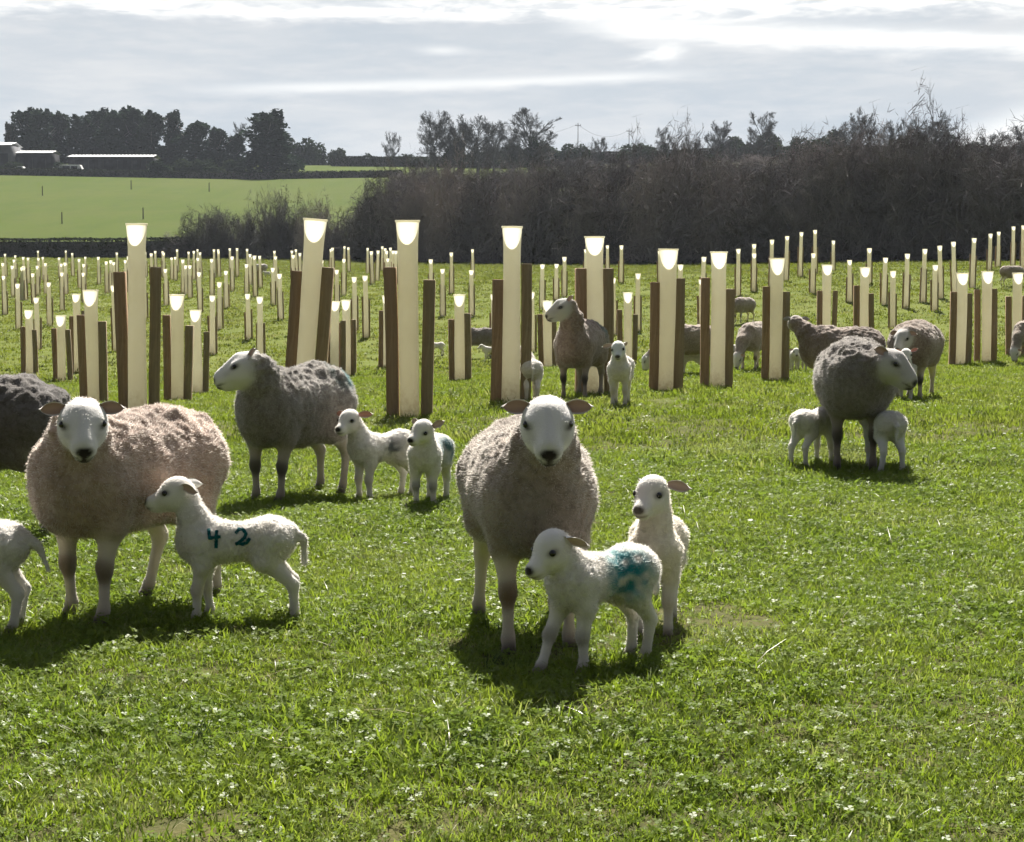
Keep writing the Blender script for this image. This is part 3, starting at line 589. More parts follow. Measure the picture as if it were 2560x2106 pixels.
for i, (x, yt, yb, lean) in enumerate(TUBES):
    hpx = yb-yt; d0 = FPX*TH/hpx
    # stand on the ground at the bearing and distance its size gives
    g0 = on_ground(x, yb); d = g0.y if 0.86 < g0.y/d0 < 1.16 else d0*(1.05 if g0.y > d0 else .95)
    p = at_depth(x, d); h = pix_z(yt, d)-p.z; s = min(1.12, max(.84, h/TH))
    lab, grp = tube_label(i, x, d)
    o = link('tree_tube', None, loc=p, rot=(rt.uniform(-.015, .015), R(lean)+rt.uniform(-.012, .012)*(1 if d > 25 else .3), 0)); o.empty_display_size = .1
    tag(o, lab, 'tree tube', grp); k = rt.randrange(4)
    tb = link('tube', TM[k], o); fr = 1.0 if d < 45 else .82; tb.scale = (fr, fr, s); tb.rotation_euler = (0, 0, rt.uniform(0, 6.28))
    for sgn, MM in ((-1, SA), (1, SB)):
        st = link('stake', MM[rt.randrange(3)], o); st.location = (sgn*(.148+rt.uniform(-.008, .012)), .012+rt.uniform(-.02, .05), 0); sw = 1.0 if d < 45 else .5; st.scale = (sw, sw, s*rt.uniform(.90, 1.05)*(1 if d < 45 else .85)); st.location.x *= fr*(1 if d < 45 else .8); st.rotation_euler = (rt.uniform(-.015, .015), rt.uniform(-.02, .02), rt.uniform(-.2, .2))
    if d < 30:                                            # the young tree inside
        sb = MB(); q = rt.uniform(-.02, .02); sb.tube([(q, .02, 0), (q+.012, .0, .5), (q-.01, .015, 1.0), (q+.02, 0, 1.35*s)], [.010, .008, .006, .003], 6)
        for zz, dx_ in ((.7, .05), (1.0, -.05), (1.2, .04)): sb.tube([(q, .01, zz*s), (q+dx_, .0, zz*s+.16)], [.004, .002], 5)
        link('sapling', sb.mesh('sapling', TWIG), o)
    placed.append((p.x, p.y))
# ------------------------------------------------------------------ animals: bodies grown as one smooth surface from a posed skeleton
def rc(a, b, r0, r1, k=.04, reg=0): return ('c', np.array(a, float), np.array(b, float), r0, r1, k, reg)
def el_(c, r, k=.04, reg=0, rot=None): return ('e', np.array(c, float), np.array(r, float), rot, 0, k, reg)
def sd_prim(pr, P):
    if pr[0] == 'c':
        _, a, b, r0, r1, k, _r = pr; ab = b-a; L = float(ab@ab)+1e-12
        t = np.clip(((P-a)@ab)/L, 0, 1)
        return np.linalg.norm(P-a-t[..., None]*ab, axis=-1)-(r0+(r1-r0)*t)
    _, c, r, rot, _x, k, _r = pr
    q = P-c
    if rot is not None: q = q@rot
    k0 = np.linalg.norm(q/r, axis=-1); k1 = np.linalg.norm(q/(r*r), axis=-1)
    return k0*(k0-1)/np.maximum(k1, 1e-9)
def prim_box(pr, pad):
    if pr[0] == 'c':
        a, b, r = pr[1], pr[2], max(pr[3], pr[4]); return np.minimum(a, b)-r-pad, np.maximum(a, b)+r+pad
    r = pr[2] if pr[3] is None else np.full(3, pr[2].max()); return pr[1]-r-pad, pr[1]+r+pad
def surface(prims, h):
    """smooth union of the primitives, meshed by surface nets with voxel h"""
    lo = np.min([prim_box(p, 3*h)[0] for p in prims], 0); hi = np.max([prim_box(p, 3*h)[1] for p in prims], 0)
    n = np.ceil((hi-lo)/h).astype(int)+1
    ax = [lo[i]+np.arange(n[i])*h for i in range(3)]
    D = np.full(n, .5, np.float32)
    for p in prims:
        k = p[5]; b0, b1 = prim_box(p, k+2*h)
        i0 = np.clip(np.floor((b0-lo)/h).astype(int), 0, n-1); i1 = np.clip(np.ceil((b1-lo)/h).astype(int)+1, 1, n)
        G = np.stack(np.meshgrid(*[ax[i][i0[i]:i1[i]] for i in range(3)], indexing='ij'), -1)
        d = sd_prim(p, G).astype(np.float32); sl = tuple(slice(i0[i], i1[i]) for i in range(3))
        o = D[sl]; hh = np.maximum(k-np.abs(o-d), 0)/k
        D[sl] = np.minimum(o, d)-hh*hh*k*.25
    inside = D < 0
    c = np.zeros(tuple(n-1), np.int8); offs = [(x, y, z) for x in (0, 1) for y in (0, 1) for z in (0, 1)]
    for x, y, z in offs: c += inside[x:n[0]-1+x, y:n[1]-1+y, z:n[2]-1+z]
    act = (c > 0) & (c < 8); cells = np.argwhere(act); idx = np.full(tuple(n-1), -1, np.int32); idx[act] = np.arange(len(cells))
    acc = np.zeros((len(cells), 3)); cnt = np.zeros(len(cells))
    for ai in range(3):
        for o1 in (0, 1):
            for o2 in (0, 1):
                s = [0, 0, 0]; oth = [i for i in range(3) if i != ai]; s[oth[0]] = o1; s[oth[1]] = o2
                e = list(s); e[ai] = 1
                va = D[tuple((cells+s).T)]; vb = D[tuple((cells+e).T)]
                m = (va < 0) != (vb < 0); t = np.where(m, va/np.where(va == vb, 1, va-vb), 0)
                pt = np.tile(np.array(s, float), (len(cells), 1)); pt[:, ai] = t
                acc[m] += pt[m]; cnt[m] += 1
    V = lo+(cells+acc/np.maximum(cnt, 1)[:, None])*h
    Fs = []
    for ai in range(3):
        o = [i for i in range(3) if i != ai]
        sl0 = [slice(1, n[i]-1) for i in range(3)]; sl1 = list(sl0)
        sl0[ai] = slice(0, n[ai]-1); sl1[ai] = slice(1, n[ai])
        a, b = inside[tuple(sl0)], inside[tuple(sl1)]
        E = np.argwhere(a != b); base = E+1; base[:, ai] = E[:, ai]
        flip = a[tuple(E.T)]
        def cell(d1, d2):
            q = base.copy(); q[:, o[0]] -= d1; q[:, o[1]] -= d2; return idx[tuple(q.T)]
        Q = np.stack([cell(0, 0), cell(1, 0), cell(1, 1), cell(0, 1)], 1)
        if ai == 1: flip = ~flip
        Q[flip] = Q[flip][:, ::-1]; Fs.append(Q)
    F = np.concatenate(Fs)[:, ::-1]
    return V, F[(F >= 0).all(1)]
def relax(V, F, it=2, lam=.5):
    e = np.concatenate([F[:, [0, 1]], F[:, [1, 2]], F[:, [2, 3]], F[:, [3, 0]]]); e = np.concatenate([e, e[:, ::-1]])
    for _ in range(it):
        s = np.zeros_like(V); np.add.at(s, e[:, 0], V[e[:, 1]]); c = np.bincount(e[:, 0], minlength=len(V))[:, None]
        V = V+lam*(s/np.maximum(c, 1)-V)
    return V
def vnormals(V, F):
    fn = np.cross(V[F[:, 2]]-V[F[:, 0]], V[F[:, 3]]-V[F[:, 1]]); N = np.zeros_like(V)
    for i in range(4): np.add.at(N, F[:, i], fn)
    return N/np.maximum(np.linalg.norm(N, axis=1, keepdims=True), 1e-9), np.linalg.norm(fn, axis=1)*.5
def npnoise(P, s, seed=0.0): return np.array([mnoise.noise(Vector((p[0]*s+seed, p[1]*s+seed*.7, p[2]*s))) for p in P])
def rotm(yaw, pitch, roll=0):
    return np.array(Matrix.Rotation(yaw, 3, 'Z') @ Matrix.Rotation(pitch, 3, 'Y') @ Matrix.Rotation(roll, 3, 'X'))
FLEECE, HEAD, LEG, KNEE, HOOF, MUZZ = range(6)

def fleece_mat():
    m, t, out = new_mat('fleece_and_skin')
    tcn = t.nodes.new('ShaderNodeTexCoord'); P = tcn.outputs['Object']
    a = attr(t); fl = S(t, attr(t, 'wool').outputs['Fac'])
    n1 = noise_tex(t, P, 9, 4, .6); n2 = noise_tex(t, P, 38, 4, .65, .6); n3 = noise_tex(t, P, 150, 3, .6)
    c = mixc(t, (n1.step(.35, .7))*fl*.5, a.outputs['Color'], (.62, .54, .46), 'MULTIPLY')
    n4 = noise_tex(t, P, 24, 3, .7, 1.5)
    c = mixc(t, n2.step(.6, .35)*fl*.5, c, (.55, .50, .46), 'MULTIPLY'); c = mixc(t, n4.step(.52, .38)*fl*.35, c, (.45, .40, .36), 'MULTIPLY')
    p = principled(t, out, c, .95, .08); p.inputs['Sheen Weight'].default_value = .25; p.inputs['Sheen Roughness'].default_value = .5
    bump(t, p, n2*fl*.7+n1*fl*.8+n3*.12, .7, .02)
    return m
FM = fleece_mat()
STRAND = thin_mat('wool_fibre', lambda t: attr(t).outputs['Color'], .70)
def eye_mat():
    m, t, out = new_mat('dark_eye'); principled(t, out, (.006, .005, .004), .12, .6); return m
EYE = eye_mat()
def paint_mat():
    m, t, out = new_mat('marker_paint'); n = noise_tex(t, t.nodes.new('ShaderNodeTexCoord').outputs['Object'], 140, 3, .7)
    c = mixc(t, n.step(.4, .7), (.004, .05, .06), (.012, .13, .14)); principled(t, out, c, .9, .1); return m
PAINT = paint_mat()

def ear_mesh(root, d, nrm, L, Wd, outer, inner):
    """cupped leaf with thickness; d points to the tip, nrm to the open (inner) side"""
    d = d/np.linalg.norm(d); nrm = nrm-d*(nrm@d); nrm /= np.linalg.norm(nrm); s = np.cross(d, nrm)
    nu, nv = 10, 9; V = []; C = []
    for lay in (0, 1):
        for i in range(nu):
            u = i/(nu-1); w = Wd*.5*(math.sin(math.pi*min(1, u*.86+.12))**.75)*(1 if u < .96 else .5)
            for j in range(nv):
                v = -1+2*j/(nv-1)
                p = root+d*(L*u*(1-.10*v*v*u))+s*(w*v*(1-.18*(1-u)))-nrm*(.30*Wd*(1-v*v)*(1-u*.75))
                p = p-np.array([0, 0, 1])*(.10*L*u*u)
                p = p+nrm*(.004*(1-abs(v)*.7) if lay else -.002*(1-abs(v)))*(L/.12)
                V.append(p); C.append(np.array(inner)*(1-.25*abs(v)) if lay and abs(v) < .9 and u < .93 else outer)
    F = []
    for lay in (0, 1):
        o = lay*nu*nv
        for i in range(nu-1):
            for j in range(nv-1):
                q = [o+i*nv+j, o+i*nv+j+1, o+(i+1)*nv+j+1, o+(i+1)*nv+j]
                F.append(q if lay else q[::-1])
    rim = [i*nv for i in range(nu)]+[(nu-1)*nv+j for j in range(1, nv)]+[i*nv+nv-1 for i in range(nu-2, -1, -1)]
    for a, b in zip(rim[:-1], rim[1:]): F.append([a, b, b+nu*nv, a+nu*nv])
    return np.array(V), np.array(F), np.array(C)

KNEES = []
def skeleton(p):
    """primitives for a ewe or lamb in its own frame (x forward, y left, z up)"""
    lamb = p['kind'] == 'lamb'; fat = p.get('fat', 1.0); P = []; KNEES.clear()
    poll = np.array(p['poll'], float); hy, hp = R(p['head'][0]), R(p['head'][1]); hr = R(p['head'][2]) if len(p['head']) > 2 else 0
    H = rotm(hy, hp, hr); p.setdefault('hs', 1.0 if lamb else .81); hs = p['hs']
    def h(x, y, z): return poll+H@(np.array([x, y, z])*hs)
    dfl, dfr, dhl, dhr = [np.array(q, float) for q in p.get('feet', [(0, 0)]*4)]
    if not lamb:
        P += [el_((.215, 0, .560), (.215, .168*fat, .212), .10), el_((.0, 0, .555), (.32, .208*fat, .214*(.6+.4*fat)), .12), el_((-.235, 0, .575), (.215, .180*fat, .198), .12)]
        P += [el_((.33, 0, .49), (.10, .115, .14), .10), el_((-.36, 0, .61), (.075, .085, .10), .08)]
        for s in (1, -1):
            P += [el_((.205, s*.098*fat, .555), (.105, .075, .150), .035), el_((-.225, s*.085*fat, .535), (.130, .090, .165), .04)]
        P += [el_((-.02, 0, .43), (.22, .13*fat, .10), .08)]
        nb = np.array([.29, 0, .615]); mid = nb*.45+h(-.05, 0, -.06)*.55+np.array([0, 0, p.get('arch', .0)])
        P += [rc(nb, mid, .145, .105, .055), rc(mid, h(-.035, 0, -.045), .105, .086*hs, .04)]
        P += [el_(h(.012, 0, -.016), np.array((.085, .090, .072))*hs, .04, HEAD, H),
              rc(h(.03, 0, -.012), h(.165, 0, -.048), .076*hs, .056*hs, .05, HEAD),
              el_(h(.050, .044, -.052), np.array((.088, .056, .066))*hs, .04, HEAD, H), el_(h(.050, -.044, -.052), np.array((.088, .056, .066))*hs, .04, HEAD, H),
              rc(h(.04, 0, -.100), h(.180, 0, -.098), .046*hs, .031*hs, .035, HEAD),
              rc(h(.06, 0, .046), h(.205, 0, -.016), .032*hs, .027*hs, .03, HEAD),
              el_(h(.066, .070, .018), np.array((.040, .022, .018))*hs, .02, HEAD, H), el_(h(.066, -.070, .018), np.array((.040, .022, .018))*hs, .02, HEAD, H),
              el_(h(.205, 0, -.052), np.array((.042, .052, .038))*hs, .025, HEAD, H),
              el_(h(.208, 0, -.086), np.array((.034, .032, .022))*hs, .012, HEAD, H)]
        for s, df, dh in ((1, dfl, dhl), (-1, dfr, dhr)):
            f = lambda x, y, z, w: (x+df[0]*w, s*y+df[1]*w, z); g = lambda x, y, z, w: (x+dh[0]*w, s*y+dh[1]*w, z)
            P += [rc(f(.245, .10, .53, 0), f(.225, .115, .385, .15), .09, .056, .06), rc(f(.225, .115, .385, .15), f(.24, .108, .230, .55), .047, .028, .035, LEG),
                  el_(f(.245, .108, .218, .57), (.031, .030, .040), .025, KNEE), rc(f(.24, .108, .208, .58), f(.235, .108, .075, .92), .0235, .0195, .02, LEG),
                  el_(f(.237, .108, .068, .95), (.0255, .025, .028), .015, LEG), rc(f(.24, .108, .05, 1), f(.263, .108, .020, 1), .0245, .028, .012, HOOF)]
            KNEES.append(f(.247, .108, .205, .58))
            P += [rc(g(-.27, .09, .55, 0), g(-.215, .12, .41, .15), .13, .082, .08), rc(g(-.235, .118, .41, .15), g(-.35, .112, .262, .5), .066, .031, .04, LEG),
                  el_(g(-.365, .112, .25, .52), (.032, .028, .041), .025, LEG), rc(g(-.36, .112, .24, .54), g(-.335, .112, .075, .92), .0255, .0205, .02, LEG),
                  el_(g(-.333, .112, .068, .95), (.0255, .025, .028), .015, LEG), rc(g(-.327, .112, .05, 1), g(-.303, .112, .020, 1), .0245, .028, .012, HOOF)]
        P += [rc((-.40, 0, .60), (-.435, 0, .48), .042, .026, .04)]
    else:
        cr = p.get('crouch', 0.0)
        P += [el_((.095, 0, .282), (.095, .064*fat, .080), .05), el_((-.01, 0, .284), (.14, .064*fat, .068), .05), el_((-.12, 0, .290), (.088, .064*fat, .076), .05)]
        P += [el_((.145, 0, .270), (.042, .046, .052), .05)]
        nb = np.array([.135, 0, .310]); mid = nb*.5+h(-.02, 0, -.03)*.5+np.array([0, 0, p.get('arch', 0)])
        P += [rc(nb, mid, .058, .045, .05), rc(mid, h(-.012, 0, -.022), .045, .040, .03)]
        P += [el_(h(.014, 0, .002), np.array((.056, .048, .049))*hs, .02, HEAD, H), rc(h(.03, 0, -.008), h(.098, 0, -.028), .040*hs, .026*hs, .022, HEAD),
              el_(h(.03, .020, -.026), np.array((.045, .03, .034))*hs, .02, HEAD, H), el_(h(.03, -.020, -.026), np.array((.045, .03, .034))*hs, .02, HEAD, H),
              el_(h(.107, 0, -.030), np.array((.026, .026, .021))*hs, .015, HEAD, H), rc(h(.02, 0, -.045), h(.096, 0, -.05), .024*hs, .017*hs, .018, HEAD)]
        for s, df, dh in ((1, dfl, dhl), (-1, dfr, dhr)):
            f = lambda x, y, z, w: (x+df[0]*w, s*y+df[1]*w, z); g = lambda x, y, z, w: (x+dh[0]*w, s*y+dh[1]*w, z)
            P += [rc(f(.115, .040, .285, 0), f(.108, .048, .205, .15), .046, .031, .03), rc(f(.108, .048, .205, .15), f(.120, .046, .126, .5), .028, .0195, .018, LEG),
                  el_(f(.122, .046, .120, .55), (.022, .021, .024), .012, KNEE), rc(f(.119, .046, .112, .58), f(.115, .046, .04, .92), .0168, .0140, .010, LEG),
                  el_(f(.116, .046, .036, .95), (.0175, .0165, .018), .008, LEG), rc(f(.118, .046, .026, 1), f(.131, .046, .011, 1), .016, .018, .007, HOOF)]
            KNEES.append(f(.122, .046, .117, .55))
            P += [rc(g(-.13, .036, .295, 0), g(-.10, .048, .225, .1), .062, .042, .04), rc(g(-.105, .048, .225, .1), g(-.170, .046, .142, .5), .036, .0215, .022, LEG),
                  el_(g(-.175, .046, .136, .52), (.022, .0195, .024), .012, LEG), rc(g(-.173, .046, .128, .55), g(-.160, .046, .04, .92), .0185, .0150, .010, LEG),
                  el_(g(-.158, .046, .036, .95), (.0175, .0165, .018), .008, LEG), rc(g(-.156, .046, .026, 1), g(-.143, .046, .011, 1), .016, .018, .007, HOOF)]
        tl = p.get('tail', (0, 0)); t0 = np.array([-.190, 0, .325]); t1 = np.array([-.235, tl[0]*.5, .29]); t2 = np.array([-.238+tl[1], tl[0], .205])
        P += [rc(t0, t1, .018, .013, .02), rc(t1, t2, .013, .009, .010)]
    return P, h, H

def build_animal(name, label, cat, loc, heading, p, group=None, vox=None, strands=20000, seed=1, scale=1.0):
    lamb = p['kind'] == 'lamb'; vox = vox or (.0065 if lamb else .011)
    prims, h, H = skeleton(p); V, F = surface(prims, vox); V = relax(V, F, 2, .45)
    # region weights: which primitive a vertex belongs to, softly
    D = np.stack([sd_prim(q, V) for q in prims], 1); soft = .006 if lamb else .010
    Wt = np.exp(-(D-D.min(1, keepdims=True))/soft); Wt /= Wt.sum(1, keepdims=True)
    regs = np.array([q[6] for q in prims]); RW = np.stack([Wt[:, regs == k].sum(1) for k in range(6)], 1)
    c_fl = np.array(p.get('fleece', (.40, .33, .27))); c_face = np.array(p.get('face', (.60, .585, .565))); c_leg = np.array(p.get('leg', (.56, .49, .40)))
    c_knee = np.array(p.get('knee', (.14, .10, .07))); c_hoof = np.array((.05, .04, .035))
    if lamb:
        c_fl = np.array(p.get('fleece', (.64, .62, .585))); c_face = np.array(p.get('face', (.66, .635, .60))); c_leg = np.array(p.get('leg', (.62, .59, .54))); c_knee = np.array(p.get('knee', (.50, .45, .38))); c_hoof = np.array((.07, .058, .05))
    Cc = RW@np.stack([c_fl, c_face, c_leg, c_knee, c_hoof, c_face])
    hp_ = (V-np.array(p['poll']))@H/p.get('hs', 1.0)           # head-frame coordinates
    hw = RW[:, HEAD]
    if lamb: ns, nose_x, eyex = .55, .112, .0
    else: ns, nose_x, eyex = 1.0, .205, .0
    def blob(c, r): return np.exp(-(((hp_-np.array(c))/np.array(r))**2).sum(1)**1.5)*(hw > .5)
    def dark(w, col):
        nonlocal Cc
        w = np.clip(w, 0, 1)[:, None]; Cc = Cc*(1-w)+np.array(col)*w
    if not lamb:
        dark(np.clip(blob((.250, 0, -.040), (.028, .040, .022))*2.0, 0, 1), (.020, .016, .015))
        dark(np.clip(blob((.248, .0, -.068), (.030, .014, .026))*1.4, 0, 1), (.03, .022, .02))
        dark(np.clip(blob((.235, 0, -.096), (.034, .040, .016))*1.7, 0, 1), (.035, .027, .024))
        for s in (1, -1):
            dark(blob((.21, s*.035, -.074), (.05, .020, .008))*.9, (.04, .032, .03))
            dark(np.clip(blob((.086, s*.080, .004), (.034, .035, .017))*1.2, 0, 1), (.035, .03, .028))
            dark(blob((.125, s*.055, -.022), (.05, .03, .022))*.3, (.22, .20, .20))
        dark(np.clip(V[:, 2]*0+RW[:, LEG]*np.clip((.16-V[:, 2])/.1, 0, 1)*.35, 0, 1), (.22, .18, .13))
    else:
        dark(np.clip(blob((.127, 0, -.022), (.013, .020, .013))*1.6, 0, 1), (.02, .016, .016))
        dark(blob((.118, 0, -.044), (.022, .024, .007))*.95, (.05, .035, .033))
        for s in (1, -1): dark(blob((.052, s*.043, .002), (.019, .02, .011))*.9, (.05, .04, .04))
    for kc in KNEES:
        w = np.exp(-((((V-np.array(kc))/np.array((.05, .045, .052) if not lamb else (.03, .03, .03)))**2).sum(1))**2)*(1-RW[:, FLEECE]); dark(w*(.85 if not lamb else .7), c_knee)
    fw = RW[:, FLEECE]
    # dung and mud on the fleece low down, its own shape
    N, fa = vnormals(V, F)
    if not lamb:
        nz = npnoise(V, 5.0, seed)
        mud = np.clip(nz*1.6+.15, 0, 1)*np.clip((.48-V[:, 2])/.25, 0, 1)*fw; dark(mud*.65, (.13, .10, .08)); st_ = np.clip(npnoise(V, 3.2, seed+40)*1.8, 0, 1)*fw; dark(st_*.55, c_fl*.5); dark(np.clip(npnoise(V, 2.6, seed+60)*1.5, 0, 1)*fw*.22, (.46, .43, .40)); dark(np.clip((-.26-V[:, 0])/.15, 0, 1)*np.clip((.62-V[:, 2])/.2, 0, 1)*fw*.55, (.11, .085, .065))
        lock = npnoise(V*np.array([1, 1, .6]), 13.0, seed+3)*.5+npnoise(V, 30.0, seed+9)*.5
        V = V+N*(fw*(lock*(.013+.020*np.clip((V[:, 2]-.62)/.12, 0, 1))*p.get('locks', 1.0)+npnoise(V, 4.5, seed+5)*.016))[:, None]
    else:
        st_ = np.clip(npnoise(V, 13.0, seed+2)*1.5, 0, 1); dark(st_*.28, (.50, .42, .30)); dark(np.clip((.10-V[:, 2])/.08, 0, 1)*np.clip(npnoise(V, 30.0, seed+7)+.35, 0, 1)*.5, (.26, .21, .14))
        V = V+N*(fw*(npnoise(V, 60.0, seed)*.0038+npnoise(V, 22.0, seed+4)*.004))[:, None]
    for (c, r, col, strength, ns_) in p.get('marks', []):
        w = np.exp(-((((V-np.array(c))/np.array(r))**2).sum(1))**2); w = w*np.clip(.75+npnoise(V, ns_, seed+21)*1.6, 0, 1); dark(w*strength*(fw > .3), col)
    # ears
    VV, FF, CC, WW = [V], [F], [Cc], [fw]; n0 = len(V)
    es = p.get('ears', [(0, 0), (0, 0)]); fx = H[:, 0].copy(); fx[2] = 0; fx /= np.linalg.norm(fx); FWD = H.T@(fx+np.array([0, 0, -.12]))
    for s, (eb, eu) in zip((1, -1), es):      # eb: swept back, eu: lifted (degrees)
        dl = H.T@(np.array([0, 0, 1.])*math.sin(R(eu))+math.cos(R(eu))*(-fx*math.sin(R(eb+6))+s*np.array([-fx[1], fx[0], 0])*math.cos(R(eb+6))))
        if lamb: root, L, wd, nr = h(-.006, s*.044, .016), .082, .042, FWD
        else: root, L, wd, nr = h(.000, s*.066, .030), .125, .070, FWD
        v, f, c = ear_mesh(root, H@dl, H@nr, L*p.get('hs', 1), wd*p.get('hs', 1), c_face*1.0, p.get('ear_in', (.42, .28, .23) if not lamb else (.52, .38, .33)))
        VV.append(v); FF.append(f+n0); CC.append(c); WW.append(np.zeros(len(v))); n0 += len(v)
    Va, Fa, Ca, Wa = np.concatenate(VV), np.concatenate(FF), np.concatenate(CC), np.concatenate(WW)
    me = mesh_np(name+'_body', Va, Fa, FM, Ca, smooth=True)
    wa = me.attributes.new('wool', 'FLOAT', 'POINT'); wa.data.foreach_set('value', (Wa*(1 if not lamb else .45)).astype(np.float32))
    root_o = link(name, None, loc=loc, rot=(0, 0, R(heading))); root_o.scale = (scale,)*3; root_o.empty_display_size = .2
    tag(root_o, label, cat, group)
    link('body', me, root_o)
    # wool fibres standing off the surface
    if strands:
        r_ = np.random.default_rng(seed); N, fa = vnormals(V, F)
        fwf = fw[F].mean(1); hwf = (1-fwf); pr = fa*(fwf*1.0+hwf*(.35 if not lamb else .6)); pr /= pr.sum()
        fi = r_.choice(len(F), strands, p=pr); b = r_.dirichlet((1, 1, 1, 1), strands)
        pt = (V[F[fi]]*b[..., None]).sum(1); nn = (N[F[fi]]*b[..., None]).sum(1); cc = (Cc[F[fi]]*b[..., None]).sum(1); w = fwf[fi]
        L = (.0055+.006*w*p.get('locks', 1.0)) if not lamb else (.0045+.004*w)
        L = L*r_.uniform(.5, 1.25, strands)
        nv = np.array([mnoise.noise_vector(Vector(q*(34 if not lamb else 70))) for q in pt]); dirn = nn+nv*w[:, None]*.7+r_.normal(0, .22, (strands, 3))+np.array([-.15, 0, -.12]); dirn /= np.linalg.norm(dirn, axis=1, keepdims=True)
        sidev = np.cross(dirn, r_.normal(0, 1, (strands, 3))); sidev /= np.linalg.norm(sidev, axis=1, keepdims=True)
        wd = (.0007 if not lamb else .0006)*p.get('sw', 1.0)
        a0 = pt-nn*.003; mid_ = pt+dirn*L[:, None]*.55; tip = mid_+(dirn+np.array([0, 0, -.35])+r_.normal(0, .3, (strands, 3)))*L[:, None]*.5
        SV = np.stack([a0-sidev*wd, a0+sidev*wd, mid_+sidev*wd*.8, mid_-sidev*wd*.8, tip], 1).reshape(-1, 3)
        k = np.arange(strands)*5
        SF = np.concatenate([np.stack([k, k+1, k+2], 1), np.stack([k, k+2, k+3], 1), np.stack([k+3, k+2, k+4], 1)])
        sc = np.clip((cc*.55+np.array((.92, .89, .84))*.45*np.minimum(1, cc.max(1, keepdims=True)*2.6))*r_.uniform(.85, 1.12, (strands, 1)), 0, .9); sc = np.repeat(sc, 5, 0)  # strand colour whitened beyond the fleece to paint in the bright backlit rim
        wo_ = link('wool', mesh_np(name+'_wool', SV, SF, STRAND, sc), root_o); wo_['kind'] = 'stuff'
    # eyes
    er, ep = (.0155, (.086, 0, .006)) if not lamb else (.0105, (.052, 0, .002))
    for s in (1, -1):
        near_ = (np.hypot(hp_[:, 0]-ep[0], hp_[:, 2]-ep[2]) < (.014 if not lamb else .009)) & (hp_[:, 1]*s > 0)
        ey = np.abs(hp_[near_, 1]).max() if near_.any() else (.07 if not lamb else .042); ep = (ep[0], ey-er*.55, ep[2])
        b = MB(); c = h(ep[0], s*ep[1], ep[2]); hs = p.get('hs', 1)*er
        for i in range(7):
            for j in range(10):
                th = math.pi*i/6; ph = 2*math.pi*j/10
                b.v.append(tuple(c+H@(hs*np.array([math.sin(th)*math.cos(ph), math.sin(th)*math.sin(ph), math.cos(th)]))))
        for i in range(6):
            for j in range(10): b.f.append((i*10+j, (i+1)*10+j, (i+1)*10+(j+1) % 10, i*10+(j+1) % 10))
        if vox < .015: link('eye', b.mesh('eye', EYE, True), root_o)
    return root_o, (Va, Fa)
# ------------------------------------------------------------------ the flock
TEAL = (.012, .22, .25)
def place(kind, label, px, py, heading, p, depth=None, **kw):
    loc = at_depth(px, depth) if depth else on_ground(px, py)
    p = dict(p); p['kind'] = kind
    name = 'ewe' if kind == 'ewe' else 'lamb'
    s = kw.pop('s', 1.0); loc.z -= .008
    return build_animal(name, label, 'sheep' if kind == 'ewe' else 'lamb', loc, heading, p, group='ewes grazing and standing among the tree tubes' if kind == 'ewe' else 'young white lambs beside their mothers', scale=s, **kw)
def ewe(*a, **k): return place('ewe', *a, **k)
def lamb(*a, **k): k.setdefault('strands', 12000); return place('lamb', *a, **k)
PINK, GREY, TAN, DARK, BROWN = (.44, .335, .275), (.235, .218, .20), (.355, .30, .255), (.125, .115, .11), (.27, .215, .18)
FAR = dict(vox=.020, strands=5000)
GRAZE = dict(poll=(.70, 0, .27), head=(0, 68), arch=.06)

ewe('pinkish ewe with white face looking at the camera, behind the lamb marked 42', 328, 1528, 241, dict(poll=(.40, .14, .80), head=(44, 28), fleece=PINK, fat=1.0, feet=[(.04, 0), (-.03, 0), (-.02, .02), (.10, .0)], ears=[(0, 6), (0, 6)]), seed=11, strands=30000)
ewe('dark backed ewe cut off by the left edge behind the pinkish ewe', -72, 0, 196, dict(poll=(.6, 0, .8), head=(0, 25), fleece=DARK), depth=8.7, seed=12, vox=.014, strands=14000)
ewe('grey ewe in profile looking left, with two lambs at its tail', 740, 1246, 240, dict(poll=(.44, .02, .82), head=(-58, 18), hs=.9, fleece=GREY, fat=.94, feet=[(.0, -.04), (.02, .02), (.05, .02), (-.04, .02)], ears=[(35, 40), (20, 20)], knee=(.05, .045, .04), leg=(.33, .29, .25),
    marks=[((-.30, .10, .70), (.11, .13, .12), (.02, .16, .17), 1.0, 9)], locks=1.25), seed=13, strands=28000)
ewe('ewe standing square to the camera with pricked ears, lambs at its feet', 1322, 1592, 277, dict(poll=(.46, .0, .84), head=(-6, 27), fleece=TAN, fat=1.0, feet=[(.0, .0), (.05, .0), (.0, .03), (-.02, -.03)], ears=[(0, 8), (0, 8)], knee=(.14, .085, .05)), seed=14, strands=30000)
ewe('alert brownish ewe with raised head turned aside, between the tree tubes', 1452, 997, 252, dict(poll=(.40, -.05, .94), head=(-52, 20), hs=.92, fleece=BROWN, face=(.42, .42, .40), knee=(.03, .028, .025), leg=(.24, .21, .19), ears=[(30, 45), (20, 20)],
    marks=[((-.28, .12, .66), (.13, .13, .14), (.06, .20, .22), .6, 12)]), seed=15, vox=.014, strands=16000, s=1.04)
ewe('dark bodied ewe twisting its head to the side above two suckling lambs', 2136, 1165, 260, dict(poll=(.36, .19, .70), head=(64, 30, -6), hs=.92, fleece=(.22, .20, .185), face=(.42, .40, .385), fat=1.22, ears=[(20, 20), (25, 25)], leg=(.20, .17, .15), knee=(.06, .05, .045), locks=1.5), seed=16, vox=.0125, strands=24000, s=1.07)
